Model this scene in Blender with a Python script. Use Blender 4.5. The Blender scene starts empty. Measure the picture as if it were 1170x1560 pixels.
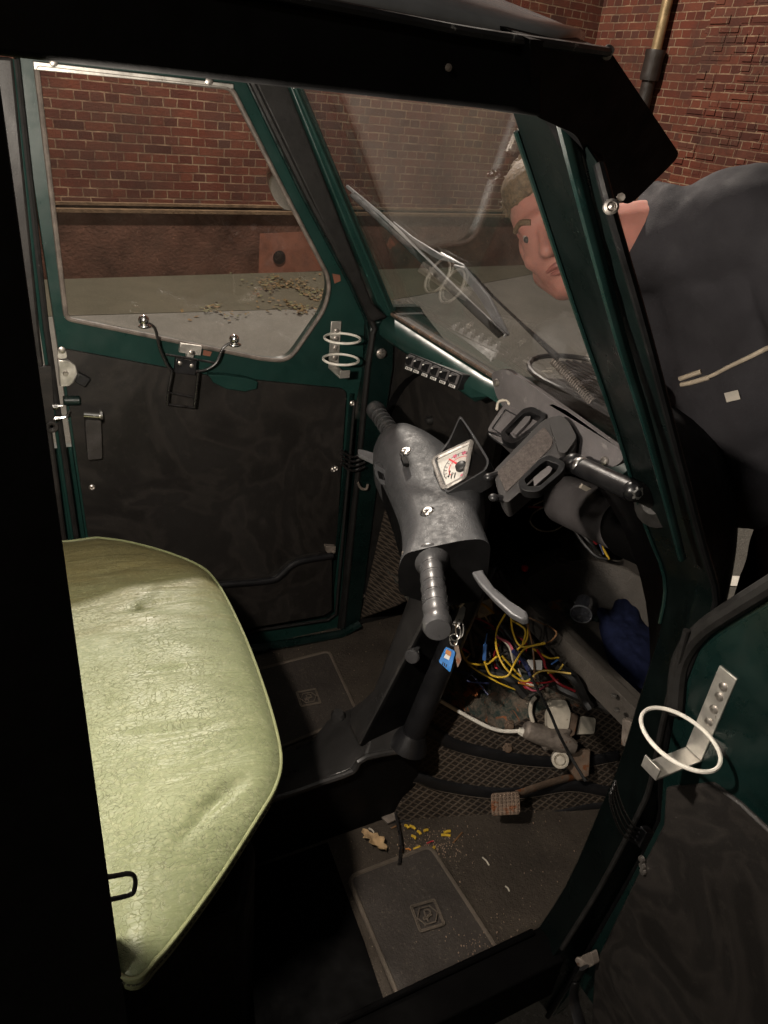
import bpy, bmesh, math, random
from mathutils import Vector as V, Matrix, noise
from mathutils.geometry import tessellate_polygon
random.seed(7)
sc = bpy.context.scene
COL = sc.collection
# ------------------------------------------------------------------ survey of the photograph
# rows: vehicle axes (X forward, Y left, Z up) seen from the camera; used to turn measured points into metres
RX = V((0.894, -0.142, 0.425)); RY = V((-0.438, -0.479, 0.761)); RZ = V((0.095, -0.867, -0.490))
FP = 1138.7
CAM = V((0, 0, 1.2))
RX.normalize(); RY = (RY - RX * RY.dot(RX)).normalized(); RZ = RX.cross(RY)
def ray(p):
    c = V((p[0] - 585, p[1] - 780, FP)); return V((RX.dot(c), RY.dot(c), RZ.dot(c)))
def PX(x): return (V((1, 0, 0)), V((x, 0, 0)))
def PY(y): return (V((0, 1, 0)), V((0, y, 0)))
def PZ(z): return (V((0, 0, 1)), V((0, 0, z)))
def PL(n, p): return (V(n).normalized(), V(p))
def U(p, pl):
    r = ray(p); return CAM + r * ((pl[1] - CAM).dot(pl[0]) / r.dot(pl[0]))
def US(pts, pl): return [U(p, pl) for p in pts]
def AT(p, t): return CAM + ray(p).normalized() * t
# ------------------------------------------------------------------ mesh builder
WLOC = {}
class M:
    def __init__(s): s.b = bmesh.new(); s.mi = 0
    def face(s, vs):
        try:
            f = s.b.faces.new(vs); f.material_index = s.mi; return f
        except ValueError: return None
    def v(s, p): return s.b.verts.new(p)
    def prism(s, pts, vec, holes=()):
        vec = V(vec); loops = [list(map(V, pts))] + [list(map(V, h)) for h in holes]
        tri = tessellate_polygon(loops)
        flat = [p for l in loops for p in l]
        a = [s.v(p) for p in flat]; c = [s.v(p + vec) for p in flat]
        for t in tri:
            s.face([a[i] for i in t]); s.face([c[i] for i in reversed(t)])
        k = 0
        for l in loops:
            n = len(l)
            for i in range(n):
                j = (i + 1) % n; s.face([a[k + i], a[k + j], c[k + j], c[k + i]])
            k += n
        return s
    def loft(s, secs, cap=True, closed=True):
        R = [[s.v(p) for p in q] for q in secs]
        n = len(R[0])
        for i in range(len(R) - 1):
            for j in range(n if closed else n - 1):
                k = (j + 1) % n; s.face([R[i][j], R[i][k], R[i + 1][k], R[i + 1][j]])
        if cap and closed:
            s.face(R[0][::-1]); s.face(R[-1])
        return s
    def tube(s, pts, r, seg=8, sm=0, closed=False, flat=None):
        pts = [V(p) for p in pts]
        if sm: pts = spline(pts, sm, closed)
        n = len(pts); secs = []; up = None
        for i, p in enumerate(pts):
            a = pts[(i - 1) % n] if (closed or i > 0) else p
            c = pts[(i + 1) % n] if (closed or i < n - 1) else p
            d = (c - a).normalized()
            if up is None: up = V((0, 0, 1)) if abs(d.z) < .9 else V((1, 0, 0))
            if flat is not None: up = V(flat)
            x = d.cross(up)
            if x.length < 1e-5: x = d.cross(V((1, 0, 0)))
            x.normalize(); up = x.cross(d).normalized()
            rr = r(i / (n - 1)) if callable(r) else r
            rx, ry = rr if isinstance(rr, tuple) else (rr, rr)
            secs.append([p + x * (math.cos(t) * rx) + up * (math.sin(t) * ry) for t in [2 * math.pi * k / seg for k in range(seg)]])
        if closed: secs.append(secs[0])
        return s.loft(secs, cap=not closed)
    def lathe(s, o, ax, prof, seg=24, cap=True):
        o = V(o); ax = V(ax).normalized(); x = ax.orthogonal().normalized(); y = ax.cross(x)
        return s.loft([[o + ax * h + (x * math.cos(t) + y * math.sin(t)) * max(r, 1e-4) for t in [2 * math.pi * k / seg for k in range(seg)]] for h, r in prof], cap=cap)
    def box(s, c, h, ax=(V((1, 0, 0)), V((0, 1, 0)), V((0, 0, 1)))):
        c = V(c); a, b, d = [V(q) * k for q, k in zip(ax, h)]
        return s.loft([[c - a - b - d, c + a - b - d, c + a + b - d, c - a + b - d], [c - a - b + d, c + a - b + d, c + a + b + d, c - a + b + d]])
    def ball(s, c, r, ax=None, seg=16, rings=10):
        c = V(c); r = r if hasattr(r, '__len__') else (r, r, r)
        ax = ax or (V((1, 0, 0)), V((0, 1, 0)), V((0, 0, 1)))
        secs = []
        for i in range(rings + 1):
            ph = -math.pi / 2 + math.pi * i / rings; cr = max(math.cos(ph), .01)
            secs.append([c + V(ax[0]) * (r[0] * cr * math.cos(t)) + V(ax[1]) * (r[1] * cr * math.sin(t)) + V(ax[2]) * (r[2] * math.sin(ph)) for t in [2 * math.pi * k / seg for k in range(seg)]])
        return s.loft(secs)
    def caps(s, a, b, ra, rb, seg=14):
        a = V(a); b = V(b); d = (b - a); L = d.length; prof = []
        for i in range(6): t = -math.pi / 2 + math.pi / 2 * i / 5; prof.append((ra * math.sin(t), ra * math.cos(t)))
        for i in range(6): t = math.pi / 2 * i / 5; prof.append((L + rb * math.sin(t), rb * math.cos(t)))
        return s.lathe(a, d, prof, seg)
    def grid(s, rows, thick=None):
        R = [[s.v(p) for p in q] for q in rows]
        for i in range(len(R) - 1):
            for j in range(len(R[0]) - 1): s.face([R[i][j], R[i][j + 1], R[i + 1][j + 1], R[i + 1][j]])
        return s
    def pad(s, outline, height, rings=14, jit=None, bottom=None):
        """soft cushion: rings shrink to the centre, height(k, p) lifts; bottom drops a skirt"""
        o = [V(p) for p in outline]; c = sum(o, V()) / len(o); secs = []
        for i in range(rings):
            k = 1 - i / rings
            secs.append([ (lambda q: q + V((0, 0, height(k, q))))(c + (p - c) * k) for p in o])
        R = [[s.v(p) for p in q] for q in secs]; n = len(o)
        for i in range(rings - 1):
            for j in range(n): s.face([R[i][j], R[i][(j + 1) % n], R[i + 1][(j + 1) % n], R[i + 1][j]])
        cv = s.v(c + V((0, 0, height(0, c))))
        for j in range(n): s.face([R[-1][j], R[-1][(j + 1) % n], cv])
        if bottom is not None:
            prev = R[0]
            for (dz, k) in bottom:
                nx = [s.v(c + (p - c) * k + V((0, 0, dz))) for p in o]
                for j in range(n): s.face([prev[(j + 1) % n], prev[j], nx[j], nx[(j + 1) % n]])
                prev = nx
            s.face(prev)
        return s
    def build(s, name, mats, parent=None, bevel=0, angle=35, sub=0, mods=None, seg=2):
        bmesh.ops.remove_doubles(s.b, verts=s.b.verts, dist=1e-6)
        bmesh.ops.recalc_face_normals(s.b, faces=s.b.faces)
        vs = [v.co for v in s.b.verts]
        lo = V([min(c[i] for c in vs) for i in range(3)]); hi = V([max(c[i] for c in vs) for i in range(3)])
        c = (lo + hi) / 2
        for v in s.b.verts: v.co -= c
        me = bpy.data.meshes.new(name); s.b.to_mesh(me); s.b.free()
        for m in (mats if isinstance(mats, (list, tuple)) else [mats]): me.materials.append(m)
        me.polygons.foreach_set('use_smooth', [True] * len(me.polygons))
        if angle < 180: me.set_sharp_from_angle(angle=math.radians(angle))
        o = bpy.data.objects.new(name, me); COL.objects.link(o)
        pl = V((0, 0, 0))
        if parent is not None: o.parent = parent; pl = WLOC[parent.name]
        o.location = c - pl; WLOC[o.name] = c
        if bevel:
            b = o.modifiers.new('bevel', 'BEVEL'); b.width = bevel; b.segments = seg; b.limit_method = 'ANGLE'; b.angle_limit = math.radians(40); b.harden_normals = False
        if sub:
            b = o.modifiers.new('sub', 'SUBSURF'); b.levels = sub; b.render_levels = sub
        return o
def spline(p, n, closed=False):
    out = []; N = len(p)
    for i in range(N if closed else N - 1):
        a = p[(i - 1) % N] if (closed or i > 0) else p[i] * 2 - p[i + 1]
        b = p[i]; c = p[(i + 1) % N]
        d = p[(i + 2) % N] if (closed or i < N - 2) else c * 2 - b
        for k in range(n):
            t = k / n
            out.append(.5 * ((2 * b) + (c - a) * t + (2 * a - 5 * b + 4 * c - d) * t * t + (3 * b - a - 3 * c + d) * t ** 3))
    if not closed: out.append(p[-1])
    return out
def rnd(pts, r, n=5):
    """round the corners of a closed polygon"""
    pts = [V(p) for p in pts]; N = len(pts); out = []
    for i, p in enumerate(pts):
        rr = r[i] if hasattr(r, '__len__') else r
        if rr <= 0: out.append(p); continue
        a = pts[i - 1]; c = pts[(i + 1) % N]
        k = min(rr, (a - p).length * .48, (c - p).length * .48)
        q0 = p + (a - p).normalized() * k; q1 = p + (c - p).normalized() * k
        for j in range(n + 1):
            t = j / n; out.append(q0 * (1 - t) ** 2 + p * 2 * t * (1 - t) + q1 * t * t)
    return out
def inset(pts, d):
    c = sum((V(p) for p in pts), V()) / len(pts); return [V(p) + (c - V(p)).normalized() * d for p in pts]
def thing(name, label, cat, loc, group=None):
    o = bpy.data.objects.new(name, None); COL.objects.link(o); o.location = loc; WLOC[o.name] = V(loc)
    o.empty_display_size = .05; return tag(o, label, cat, group)
def tag(o, label=None, cat=None, group=None, kind=None):
    if label: o['label'] = label
    if cat: o['category'] = cat
    if group: o['group'] = group
    if kind: o['kind'] = kind
    return o
# ------------------------------------------------------------------ materials
def mat(name):
    m = bpy.data.materials.new(name); m.use_nodes = True; t = m.node_tree
    return m, t, t.nodes['Principled BSDF'], t.nodes['Material Output']
class N:
    """terse node helper"""
    def __init__(s, t): s.t = t; s.tc = t.nodes.new('ShaderNodeTexCoord')
    def node(s, ty, ins=None, **kw):
        n = s.t.nodes.new(ty)
        for k, v in kw.items(): setattr(n, k, v)
        for k, v in (ins or {}).items():
            if hasattr(v, 'is_output'): s.t.links.new(v, n.inputs[k])
            else: n.inputs[k].default_value = v
        return n
    def obj(s, sc=(1, 1, 1), rot=(0, 0, 0)):
        return s.node('ShaderNodeMapping', {0: s.tc.outputs['Object'], 'Scale': sc, 'Rotation': rot}).outputs[0]
    def noise(s, scale, detail=4, rough=.6, vec=None, dist=0):
        return s.node('ShaderNodeTexNoise', {'Vector': vec or s.obj(), 'Scale': scale, 'Detail': detail, 'Roughness': rough, 'Distortion': dist}).outputs[0]
    def ramp(s, fac, stops):
        n = s.node('ShaderNodeValToRGB', {0: fac}); e = n.color_ramp.elements
        while len(e) < len(stops): e.new(.5)
        for q, (p, c) in zip(e, stops): q.position = p; q.color = (c if hasattr(c, '__len__') else (c, c, c)) + ((1,) if not hasattr(c, '__len__') or len(c) == 3 else ())
        return n.outputs[0]
    def mix(s, f, a, b):
        n = s.node('ShaderNodeMix', data_type='RGBA')
        for k, v in ((0, f), (6, a), (7, b)):
            if hasattr(v, 'is_output'): s.t.links.new(v, n.inputs[k])
            else: n.inputs[k].default_value = v if k == 0 else tuple(v)[:3] + (1,)
        return n.outputs[2]
    def math(s, op, a, b=0.):
        return s.node('ShaderNodeMath', {0: a, 1: b}, operation=op).outputs[0]
    def bump(s, h, strength=.3, dist=.01, nrm=None):
        i = {'Height': h, 'Strength': strength, 'Distance': dist}
        if nrm: i['Normal'] = nrm
        return s.node('ShaderNodeBump', i).outputs[0]
    def link(s, a, b): s.t.links.new(a, b)
def simple(name, col, rough=.5, metal=0, var=.25, scale=30, bump=.1, bscale=200, spec=.5, bdist=.002, wear=None, wthr=.62, wscale=25, coat=0):
    """base colour varied by noise, scratches or wear patches of a second colour, fine bump"""
    m, t, P, o = mat(name); n = N(t)
    f = n.noise(scale, 5, .65)
    c = n.mix(n.ramp(f, [(.3, 0.), (.7, 1.)]), [x * (1 - var) for x in col], [min(1, x * (1 + var)) for x in col])
    if wear:
        w = n.ramp(n.noise(wscale, 8, .7, dist=.4), [(wthr, 0.), (wthr + .04, 1.)])
        c = n.mix(w, c, wear)
    n.link(c, P.inputs['Base Color'])
    r = n.ramp(n.noise(scale * 1.7, 4), [(.3, max(.02, rough - .12)), (.7, min(1, rough + .12))])
    n.link(r, P.inputs['Roughness'])
    P.inputs['Metallic'].default_value = metal; P.inputs['Specular IOR Level'].default_value = spec
    P.inputs['Coat Weight'].default_value = coat; P.inputs['Coat Roughness'].default_value = .25
    if bump: n.link(n.bump(n.noise(bscale, 3), bump, bdist), P.inputs['Normal'])
    return m
MT = {}
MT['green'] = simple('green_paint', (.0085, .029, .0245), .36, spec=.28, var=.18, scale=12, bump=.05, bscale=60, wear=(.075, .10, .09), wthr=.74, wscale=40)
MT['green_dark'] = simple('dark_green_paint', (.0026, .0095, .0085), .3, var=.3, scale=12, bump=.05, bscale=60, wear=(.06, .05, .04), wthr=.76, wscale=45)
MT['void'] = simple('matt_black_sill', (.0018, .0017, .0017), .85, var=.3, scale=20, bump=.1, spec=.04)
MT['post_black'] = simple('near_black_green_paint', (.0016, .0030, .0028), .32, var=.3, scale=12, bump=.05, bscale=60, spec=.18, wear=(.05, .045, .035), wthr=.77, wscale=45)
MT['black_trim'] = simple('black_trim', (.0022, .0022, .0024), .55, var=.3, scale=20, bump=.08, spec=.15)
MT['black_rubber'] = simple('black_rubber', (.009, .0085, .008), .6, var=.4, scale=40, bump=.15, bscale=120, spec=.3)
MT['black_plastic'] = simple('black_plastic', (.008, .008, .009), .42, var=.3, scale=25, bump=.15, bscale=350, spec=.4)
MT['grey_plastic'] = simple('grey_plastic', (.082, .076, .077), .5, var=.22, scale=18, bump=.22, bscale=600, spec=.35, wear=(.13, .122, .12), wthr=.63, wscale=30)
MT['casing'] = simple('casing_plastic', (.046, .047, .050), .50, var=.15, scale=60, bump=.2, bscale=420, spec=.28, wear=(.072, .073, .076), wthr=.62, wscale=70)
MT['grip'] = simple('grip_rubber', (.045, .045, .047), .34, coat=.3, var=.2, scale=25, bump=.1, bscale=250)
MT['steel'] = simple('steel', (.52, .51, .49), .34, 1, var=.2, scale=40, bump=.08, bscale=160, wear=(.3, .25, .2), wthr=.7)
MT['galv'] = simple('galvanised_bracket', (.52, .5, .46), .42, .75, var=.25, scale=35, bump=.1, bscale=120, wear=(.22, .18, .14), wthr=.66, wscale=40)
MT['chrome'] = simple('chrome', (.75, .74, .72), .14, 1, var=.1, bump=0)
MT['dull_metal'] = simple('dull_cast_metal', (.2, .17, .145), .6, .35, var=.4, scale=45, bump=.3, bscale=180, wear=(.1, .045, .02), wthr=.6)
MT['white_coat'] = simple('white_coated_wire', (.72, .69, .62), .4, var=.15, scale=60, bump=.1)
MT['black_wire'] = simple('black_coated_wire', (.012, .011, .011), .3, var=.3, bump=.05, spec=.6)
MT['navy'] = simple('navy_fleece', (.010, .014, .040), .95, var=.35, scale=60, bump=.6, bscale=900, spec=.1, bdist=.003, wear=(.05, .055, .1), wthr=.73, wscale=160)
MT['brown_metal'] = simple('rusty_steel', (.15, .105, .075), .6, .25, var=.45, scale=30, bump=.3, bscale=100, wear=(.17, .06, .022), wthr=.55, wscale=30)
MT['reservoir'] = simple('milky_plastic', (.45, .41, .34), .4, var=.25, scale=25, bump=.1, wear=(.25, .2, .14), wthr=.62)
MT['white_plastic'] = simple('white_plastic', (.7, .69, .66), .4, var=.1, bump=.05)
MT['screw'] = simple('screw_steel', (.42, .39, .36), .35, .9, var=.3, scale=90, bump=.1)
for k, c in dict(yellow=(.62, .40, .03), red=(.4, .02, .03), blue=(.05, .15, .42), brown=(.2, .1, .04), orange=(.6, .22, .03), white=(.55, .5, .42), black=(.01, .01, .01), tape=(.03, .028, .025), pink=(.45, .1, .14), navyw=(.02, .03, .1)).items():
    MT['w_' + k] = simple('wire_' + k, [x * .8 for x in c], .5, var=.3, wear=(.09, .07, .05), wthr=.66, wscale=90, bump=.03, spec=.5)
MT['red_btn'] = simple('red_button', (.7, .012, .02), .35, var=.1, bump=0)
MT['yellow_tab'] = simple('yellow_tab', (.75, .68, .02), .45, var=.1, bump=0)
MT['leaf'] = simple('dry_leaf', (.34, .23, .12), .8, var=.4, scale=60, bump=.3, bscale=140)
MT['dial'] = simple('dial_white', (.62, .6, .56), .3, var=.08, bump=0)
MT['dial_red'] = simple('dial_red', (.62, .03, .04), .4, var=.1, bump=0)
MT['dial_pink'] = simple('dial_pink', (.6, .12, .2), .4, var=.1, bump=0)
MT['ink'] = simple('ink_black', (.02, .02, .02), .5, var=.1, bump=0)
MT['tag_blue'] = simple('tag_blue', (.02, .17, .5), .3, var=.15, bump=0)
MT['lace'] = simple('pale_strip', (.55, .47, .36), .7, var=.2, scale=60, bump=.3, bscale=300)

def m_vinyl():
    m, t, P, o = mat('scuffed_black_vinyl'); n = N(t)
    big = n.noise(5, 3, .5, n.obj((1, 1, 1), (.3, .6, .4)), dist=1.1); fine = n.noise(90, 5, .7)
    sm = n.ramp(big, [(.40, 0.), (.47, .8), (.50, .1), (.56, .15), (.60, 1.), (.66, .3)])
    c = n.mix(sm, (.0095, .0084, .0077), (.0195, .0168, .015))
    c = n.mix(n.math('MULTIPLY', n.ramp(fine, [(.55, 0.), (.8, 1.)]), .3), c, (.05, .044, .037))
    n.link(c, P.inputs['Base Color'])
    n.link(n.ramp(big, [(.3, .42), (.7, .62)]), P.inputs['Roughness']); P.inputs['Specular IOR Level'].default_value = .35
    b = n.bump(n.noise(6, 3, .5), .3, .02); n.link(n.bump(n.noise(420, 3), .25, .001, b), P.inputs['Normal']); return m
MT['vinyl'] = m_vinyl()
def m_leather():
    m, t, P, o = mat('cracked_green_leather'); n = N(t)
    wob = n.node('ShaderNodeTexNoise', {'Vector': n.obj(), 'Scale': 28., 'Detail': 3.}).outputs['Color']
    vec = n.node('ShaderNodeVectorMath', {0: n.obj((.75, 1.1, 1)), 1: n.node('ShaderNodeVectorMath', {0: wob, 'Scale': .045}, operation='SCALE').outputs[0]}, operation='ADD').outputs[0]
    vo = n.node('ShaderNodeTexVoronoi', {'Vector': vec, 'Scale': 180., 'Randomness': 1.}, feature='DISTANCE_TO_EDGE').outputs['Distance']
    vo2 = n.node('ShaderNodeTexVoronoi', {'Vector': vec, 'Scale': 82., 'Randomness': 1.}, feature='DISTANCE_TO_EDGE').outputs['Distance']
    area = n.ramp(n.noise(8, 6, .7), [(.36, .1), (.58, 1.)])
    crack = n.math('MULTIPLY', n.ramp(vo, [(.0, 1.), (.055, 0.)]), area)
    crack2 = n.math('MULTIPLY', n.ramp(vo2, [(.0, 1.), (.05, 0.)]), n.ramp(n.noise(13, 4), [(.5, 0.), (.62, .5)]))
    cr = n.math('MAXIMUM', crack, crack2)
    x = n.node('ShaderNodeSeparateXYZ', {0: n.tc.outputs['Object']}).outputs[1]
    st = n.math('ADD', n.math('MULTIPLY', x, 2.2), n.noise(7, 6, .7, n.obj((.7, 2, 1)), 1.2))
    stain = n.ramp(st, [(.55, 0.), (1.1, .9)])
    c = n.mix(n.noise(5, 5, .6, n.obj((.6, 3, 1))), (.122, .145, .070), (.185, .205, .113))
    c = n.mix(stain, c, (.14, .12, .05))
    c = n.mix(n.math('MULTIPLY', n.ramp(n.noise(160, 4), [(.5, 0.), (.75, 1.)]), .35), c, (.36, .36, .22))
    c = n.mix(n.math('MULTIPLY', cr, .6), c, (.05, .047, .025))
    n.link(c, P.inputs['Base Color'])
    n.link(n.math('ADD', n.ramp(n.noise(20, 5), [(.3, .38), (.7, .54)]), n.math('MULTIPLY', cr, .25)), P.inputs['Roughness'])
    P.inputs['Specular IOR Level'].default_value = .42
    b = n.bump(n.noise(12, 4, .6, n.obj((.5, 2.6, 1)), .8), .35, .012)
    b = n.bump(n.math('SUBTRACT', 1., cr), .4, .0014, b)
    n.link(n.bump(n.noise(330, 3), .15, .001, b), P.inputs['Normal']); return m
MT['leather'] = m_leather()
MT['piping'] = simple('pale_piping', (.165, .18, .09), .45, var=.15, scale=60, bump=.1)
def m_floor(name, base, spk, bs=1., glitter=.6, rough=.8, thr=.66):
    m, t, P, o = mat(name); n = N(t)
    c = n.mix(n.ramp(n.noise(8, 6, .7), [(.3, 0.), (.7, 1.)]), base, [x * 2. for x in base])
    sp = n.ramp(n.noise(190, 3, .85), [(thr - .04, 0.), (thr + .06, 1.)])
    sp = n.math('MULTIPLY', sp, n.ramp(n.noise(14, 4), [(.32, .15), (.65, 1.)]))
    c = n.mix(n.math('MULTIPLY', sp, glitter), c, spk)
    n.link(c, P.inputs['Base Color']); P.inputs['Roughness'].default_value = rough; P.inputs['Specular IOR Level'].default_value = .25
    b = n.bump(n.noise(170, 4, .8), .8 * bs, .006)
    n.link(n.bump(n.noise(30, 4), .3 * bs, .01, b), P.inputs['Normal']); return m
MT['floor'] = m_floor('gritty_floor', (.030, .024, .0185), (.34, .27, .20), 1, .8)
MT['mat'] = m_floor('worn_rubber_pad', (.022, .0185, .016), (.19, .15, .115), .5, .5, .62, .62)
MT['mat_edge'] = m_floor('dusty_rubber_ridge', (.058, .047, .037), (.2, .16, .12), .6, .6, .7)
MT['dusty_black'] = m_floor('dusty_black_plastic', (.046, .041, .036), (.2, .17, .135), .45, .4, .5, .66)
MT['tunnel'] = simple('black_tunnel_plastic', (.026, .025, .0245), .36, var=.35, scale=9, bump=.2, bscale=40, spec=.5, wear=(.045, .041, .037), wthr=.6, wscale=16)
def m_checker():
    m, t, P, o = mat('diamond_tread_rubber'); n = N(t)
    a = n.node('ShaderNodeTexWave', {'Vector': n.obj((1, .6, 1.25), (0, 0, 0)), 'Scale': 42., 'Distortion': .35, 'Detail': 1.}, bands_direction='DIAGONAL').outputs[1]
    b = n.node('ShaderNodeTexWave', {'Vector': n.obj((-1, -.6, 1.25)), 'Scale': 42., 'Distortion': .35, 'Detail': 1.}, bands_direction='DIAGONAL').outputs[1]
    h = n.math('MAXIMUM', n.ramp(a, [(.72, 0.), (.9, 1.)]), n.ramp(b, [(.72, 0.), (.9, 1.)]))
    d = n.ramp(n.noise(16, 6, .7), [(.3, 0.), (.7, 1.)])
    c = n.mix(n.math('MULTIPLY', h, n.math('ADD', n.math('MULTIPLY', d, .6), .3)), n.mix(d, (.010, .0082, .007), (.028, .0215, .0165)), (.10, .076, .056))
    n.link(c, P.inputs['Base Color']); P.inputs['Roughness'].default_value = .6; P.inputs['Specular IOR Level'].default_value = .3
    n.link(n.bump(h, .6, .003, n.bump(n.noise(200, 4), .3, .002)), P.inputs['Normal']); return m
MT['checker'] = m_checker()
def m_rusty():
    m, t, P, o = mat('rusty_green_arch'); n = N(t)
    c = n.mix(n.ramp(n.noise(22, 6, .75), [(.42, 0.), (.58, 1.)]), (.012, .03, .026), (.13, .10, .075))
    c = n.mix(n.ramp(n.noise(30, 7, .7, dist=.6), [(.56, 0.), (.62, 1.)]), c, (.25, .085, .03))
    c = n.mix(n.ramp(n.noise(70, 6, .7), [(.66, 0.), (.74, 1.)]), c, (.05, .05, .045))
    n.link(c, P.inputs['Base Color']); P.inputs['Roughness'].default_value = .85
    n.link(n.bump(n.noise(60, 6, .75), .8, .01), P.inputs['Normal']); return m
MT['rusty'] = m_rusty()
MT['rust'] = simple('flaking_rust', (.30, .105, .04), .95, var=.5, scale=60, bump=1, bscale=180, bdist=.006, spec=.1)
def m_glass(name, dirt, dcol=(.28, .25, .22), scale=9, tint=(1, 1, 1), refl=1.0):
    """thin pane: clear, mirror-like by Fresnel, with a film of real dirt and smears"""
    m, t, P, o = mat(name); n = N(t); t.nodes.remove(P)
    tr = n.node('ShaderNodeBsdfTransparent', {0: tuple(tint) + (1,)}); gl = n.node('ShaderNodeBsdfGlossy', {'Color': (1, 1, 1, 1), 'Roughness': .015})
    bf = n.node('ShaderNodeNewGeometry').outputs['Backfacing']
    ior = n.node('ShaderNodeMix', {0: bf, 2: 1.5, 3: 1 / 1.5}, data_type='FLOAT').outputs[0]
    fr = n.math('MULTIPLY', n.node('ShaderNodeFresnel', {'IOR': ior}).outputs[0], refl)
    a = n.node('ShaderNodeMixShader', {0: fr, 1: tr.outputs[0], 2: gl.outputs[0]})
    f1 = n.ramp(n.noise(scale, 8, .72, dist=1.), [(.35, .1), (.72, 1.)])
    f2 = n.ramp(n.noise(130, 5, .8), [(.64, 0.), (.72, .9)])
    f3 = n.ramp(n.noise(26, 6, .7, n.obj((1, 1, 2.5), (.3, .5, .2)), 2.2), [(.60, 0.), (.66, .5), (.7, 0.)])
    d = n.math('MULTIPLY', n.math('ADD', n.math('ADD', f1, n.math('MULTIPLY', f2, f1)), f3), dirt)
    df = n.node('ShaderNodeBsdfDiffuse', {0: tuple(dcol) + (1,)})
    b = n.node('ShaderNodeMixShader', {0: d, 1: a.outputs[0], 2: df.outputs[0]})
    n.link(b.outputs[0], o.inputs[0]); return m
MT['door_glass'] = m_glass('dirty_door_glass', .10, (.13, .095, .075))
MT['screen_glass'] = m_glass('dirty_windscreen', .05, (.26, .23, .2), 6, refl=1.5)
MT['cup'] = m_glass('clear_cup_plastic', .30, (.6, .6, .64), 30, (.86, .88, .92), 2.)
def m_brick():
    m, t, P, o = mat('old_red_brick'); n = N(t)
    sx = n.node('ShaderNodeSeparateXYZ', {0: n.tc.outputs['Object']})
    # object axes: X along the wall, Z up
    wob = n.math('MULTIPLY', n.math('SUBTRACT', n.noise(3.2, 3), .5), .014)
    wob2 = n.math('MULTIPLY', n.math('SUBTRACT', n.noise(14, 3), .5), .008)
    z = n.math('ADD', n.math('ADD', sx.outputs[2], wob), wob2)
    x = n.math('ADD', sx.outputs[0], n.math('MULTIPLY', n.math('SUBTRACT', n.noise(17, 2), .5), .02))
    vec = n.node('ShaderNodeCombineXYZ', {0: x, 1: z, 2: 0.}).outputs[0]
    ins = {'Vector': vec, 'Scale': 1., 'Mortar Size': .0058, 'Mortar Smooth': .25, 'Bias': 0., 'Row Height': .0655, 'Color1': (0, 0, 0, 1), 'Color2': (1, 1, 1, 1), 'Mortar': (.5, .5, .5, 1)}
    br = n.node('ShaderNodeTexBrick', dict(ins, **{'Brick Width': .216}), offset=.5, squash=.5, squash_frequency=2)
    hsh = n.math('ADD', n.math('MULTIPLY', br.outputs[0], .75), n.math('MULTIPLY', n.noise(2.2, 5), .45))
    c = n.ramp(hsh, [(.15, (.036, .012, .009)), (.45, (.088, .023, .014)), (.75, (.115, .034, .019)), (1., (.058, .024, .018))])
    c = n.mix(n.ramp(n.noise(55, 6, .75), [(.5, 0.), (.75, .7)]), c, (.07, .026, .02))
    mc = n.mix(n.ramp(n.noise(9, 5), [(.35, 0.), (.65, 1.)]), (.28, .19, .12), (.14, .09, .06))
    miss = n.ramp(n.noise(6, 6, .75), [(.36, .1), (.54, 1.)])
    c = n.mix(n.math('MULTIPLY', br.outputs[1], miss), c, mc)
    c = n.mix(n.ramp(n.noise(1.6, 7, .75), [(.42, 0.), (.68, .75)]), c, (.035, .018, .014))
    c = n.mix(n.ramp(n.noise(26, 6, .8), [(.60, 0.), (.70, .6)]), c, (.20, .12, .085))
    n.link(c, P.inputs['Base Color']); P.inputs['Roughness'].default_value = .9; P.inputs['Specular IOR Level'].default_value = .2
    h = n.math('SUBTRACT', n.math('MULTIPLY', n.noise(60, 6, .75), .35), br.outputs[1])
    n.link(n.bump(h, 1., .02), P.inputs['Normal']); return m
MT['brick'] = m_brick()
MT['plinth'] = simple('rendered_plinth', (.075, .036, .025), .9, var=.5, scale=4, bump=.7, bscale=40, bdist=.01, spec=.15, wear=(.20, .10, .07), wthr=.64, wscale=18)
MT['ledge'] = simple('ledge_stone', (.11, .072, .043), .9, var=.4, scale=12, bump=.6, bscale=60, bdist=.01, spec=.15)
MT['rust_plate'] = simple('rusty_cover_plate', (.16, .058, .034), .8, var=.35, scale=9, bump=.3, bscale=50, wear=(.2, .11, .08), wthr=.66)
def m_ground(name, a, b, agg, scale=2.):
    m, t, P, o = mat(name); n = N(t)
    c = n.mix(n.ramp(n.noise(scale, 7, .7), [(.3, 0.), (.7, 1.)]), a, b)
    c = n.mix(n.ramp(n.noise(95, 3, .8), [(.56, 0.), (.72, .8)]), c, agg)
    c = n.mix(n.ramp(n.noise(120, 4, .8, n.obj((1, 1, 1), (0, 0, .6))), [(.58, 0.), (.7, .7)]), c, [x * .35 for x in a])
    n.link(c, P.inputs['Base Color']); P.inputs['Roughness'].default_value = .85; P.inputs['Specular IOR Level'].default_value = .3
    n.link(n.bump(n.noise(110, 5, .8), .8, .012, n.bump(n.noise(9, 4), .3, .03)), P.inputs['Normal']); return m
MT['road'] = m_ground('asphalt', (.085, .082, .071), (.125, .118, .103), (.22, .21, .19))
MT['pavement'] = m_ground('dark_pavement', (.045, .041, .026), (.07, .062, .042), (.11, .10, .07))
MT['moss'] = simple('moss_and_leaves', (.13, .088, .042), .95, var=.6, scale=25, bump=1, bscale=90, bdist=.02, spec=.1, wear=(.15, .135, .075), wthr=.56, wscale=14)
MT['paint_line'] = simple('road_paint', (.62, .6, .54), .7, var=.15, scale=30, bump=.4, bscale=90, wear=(.2, .19, .17), wthr=.64)
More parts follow.
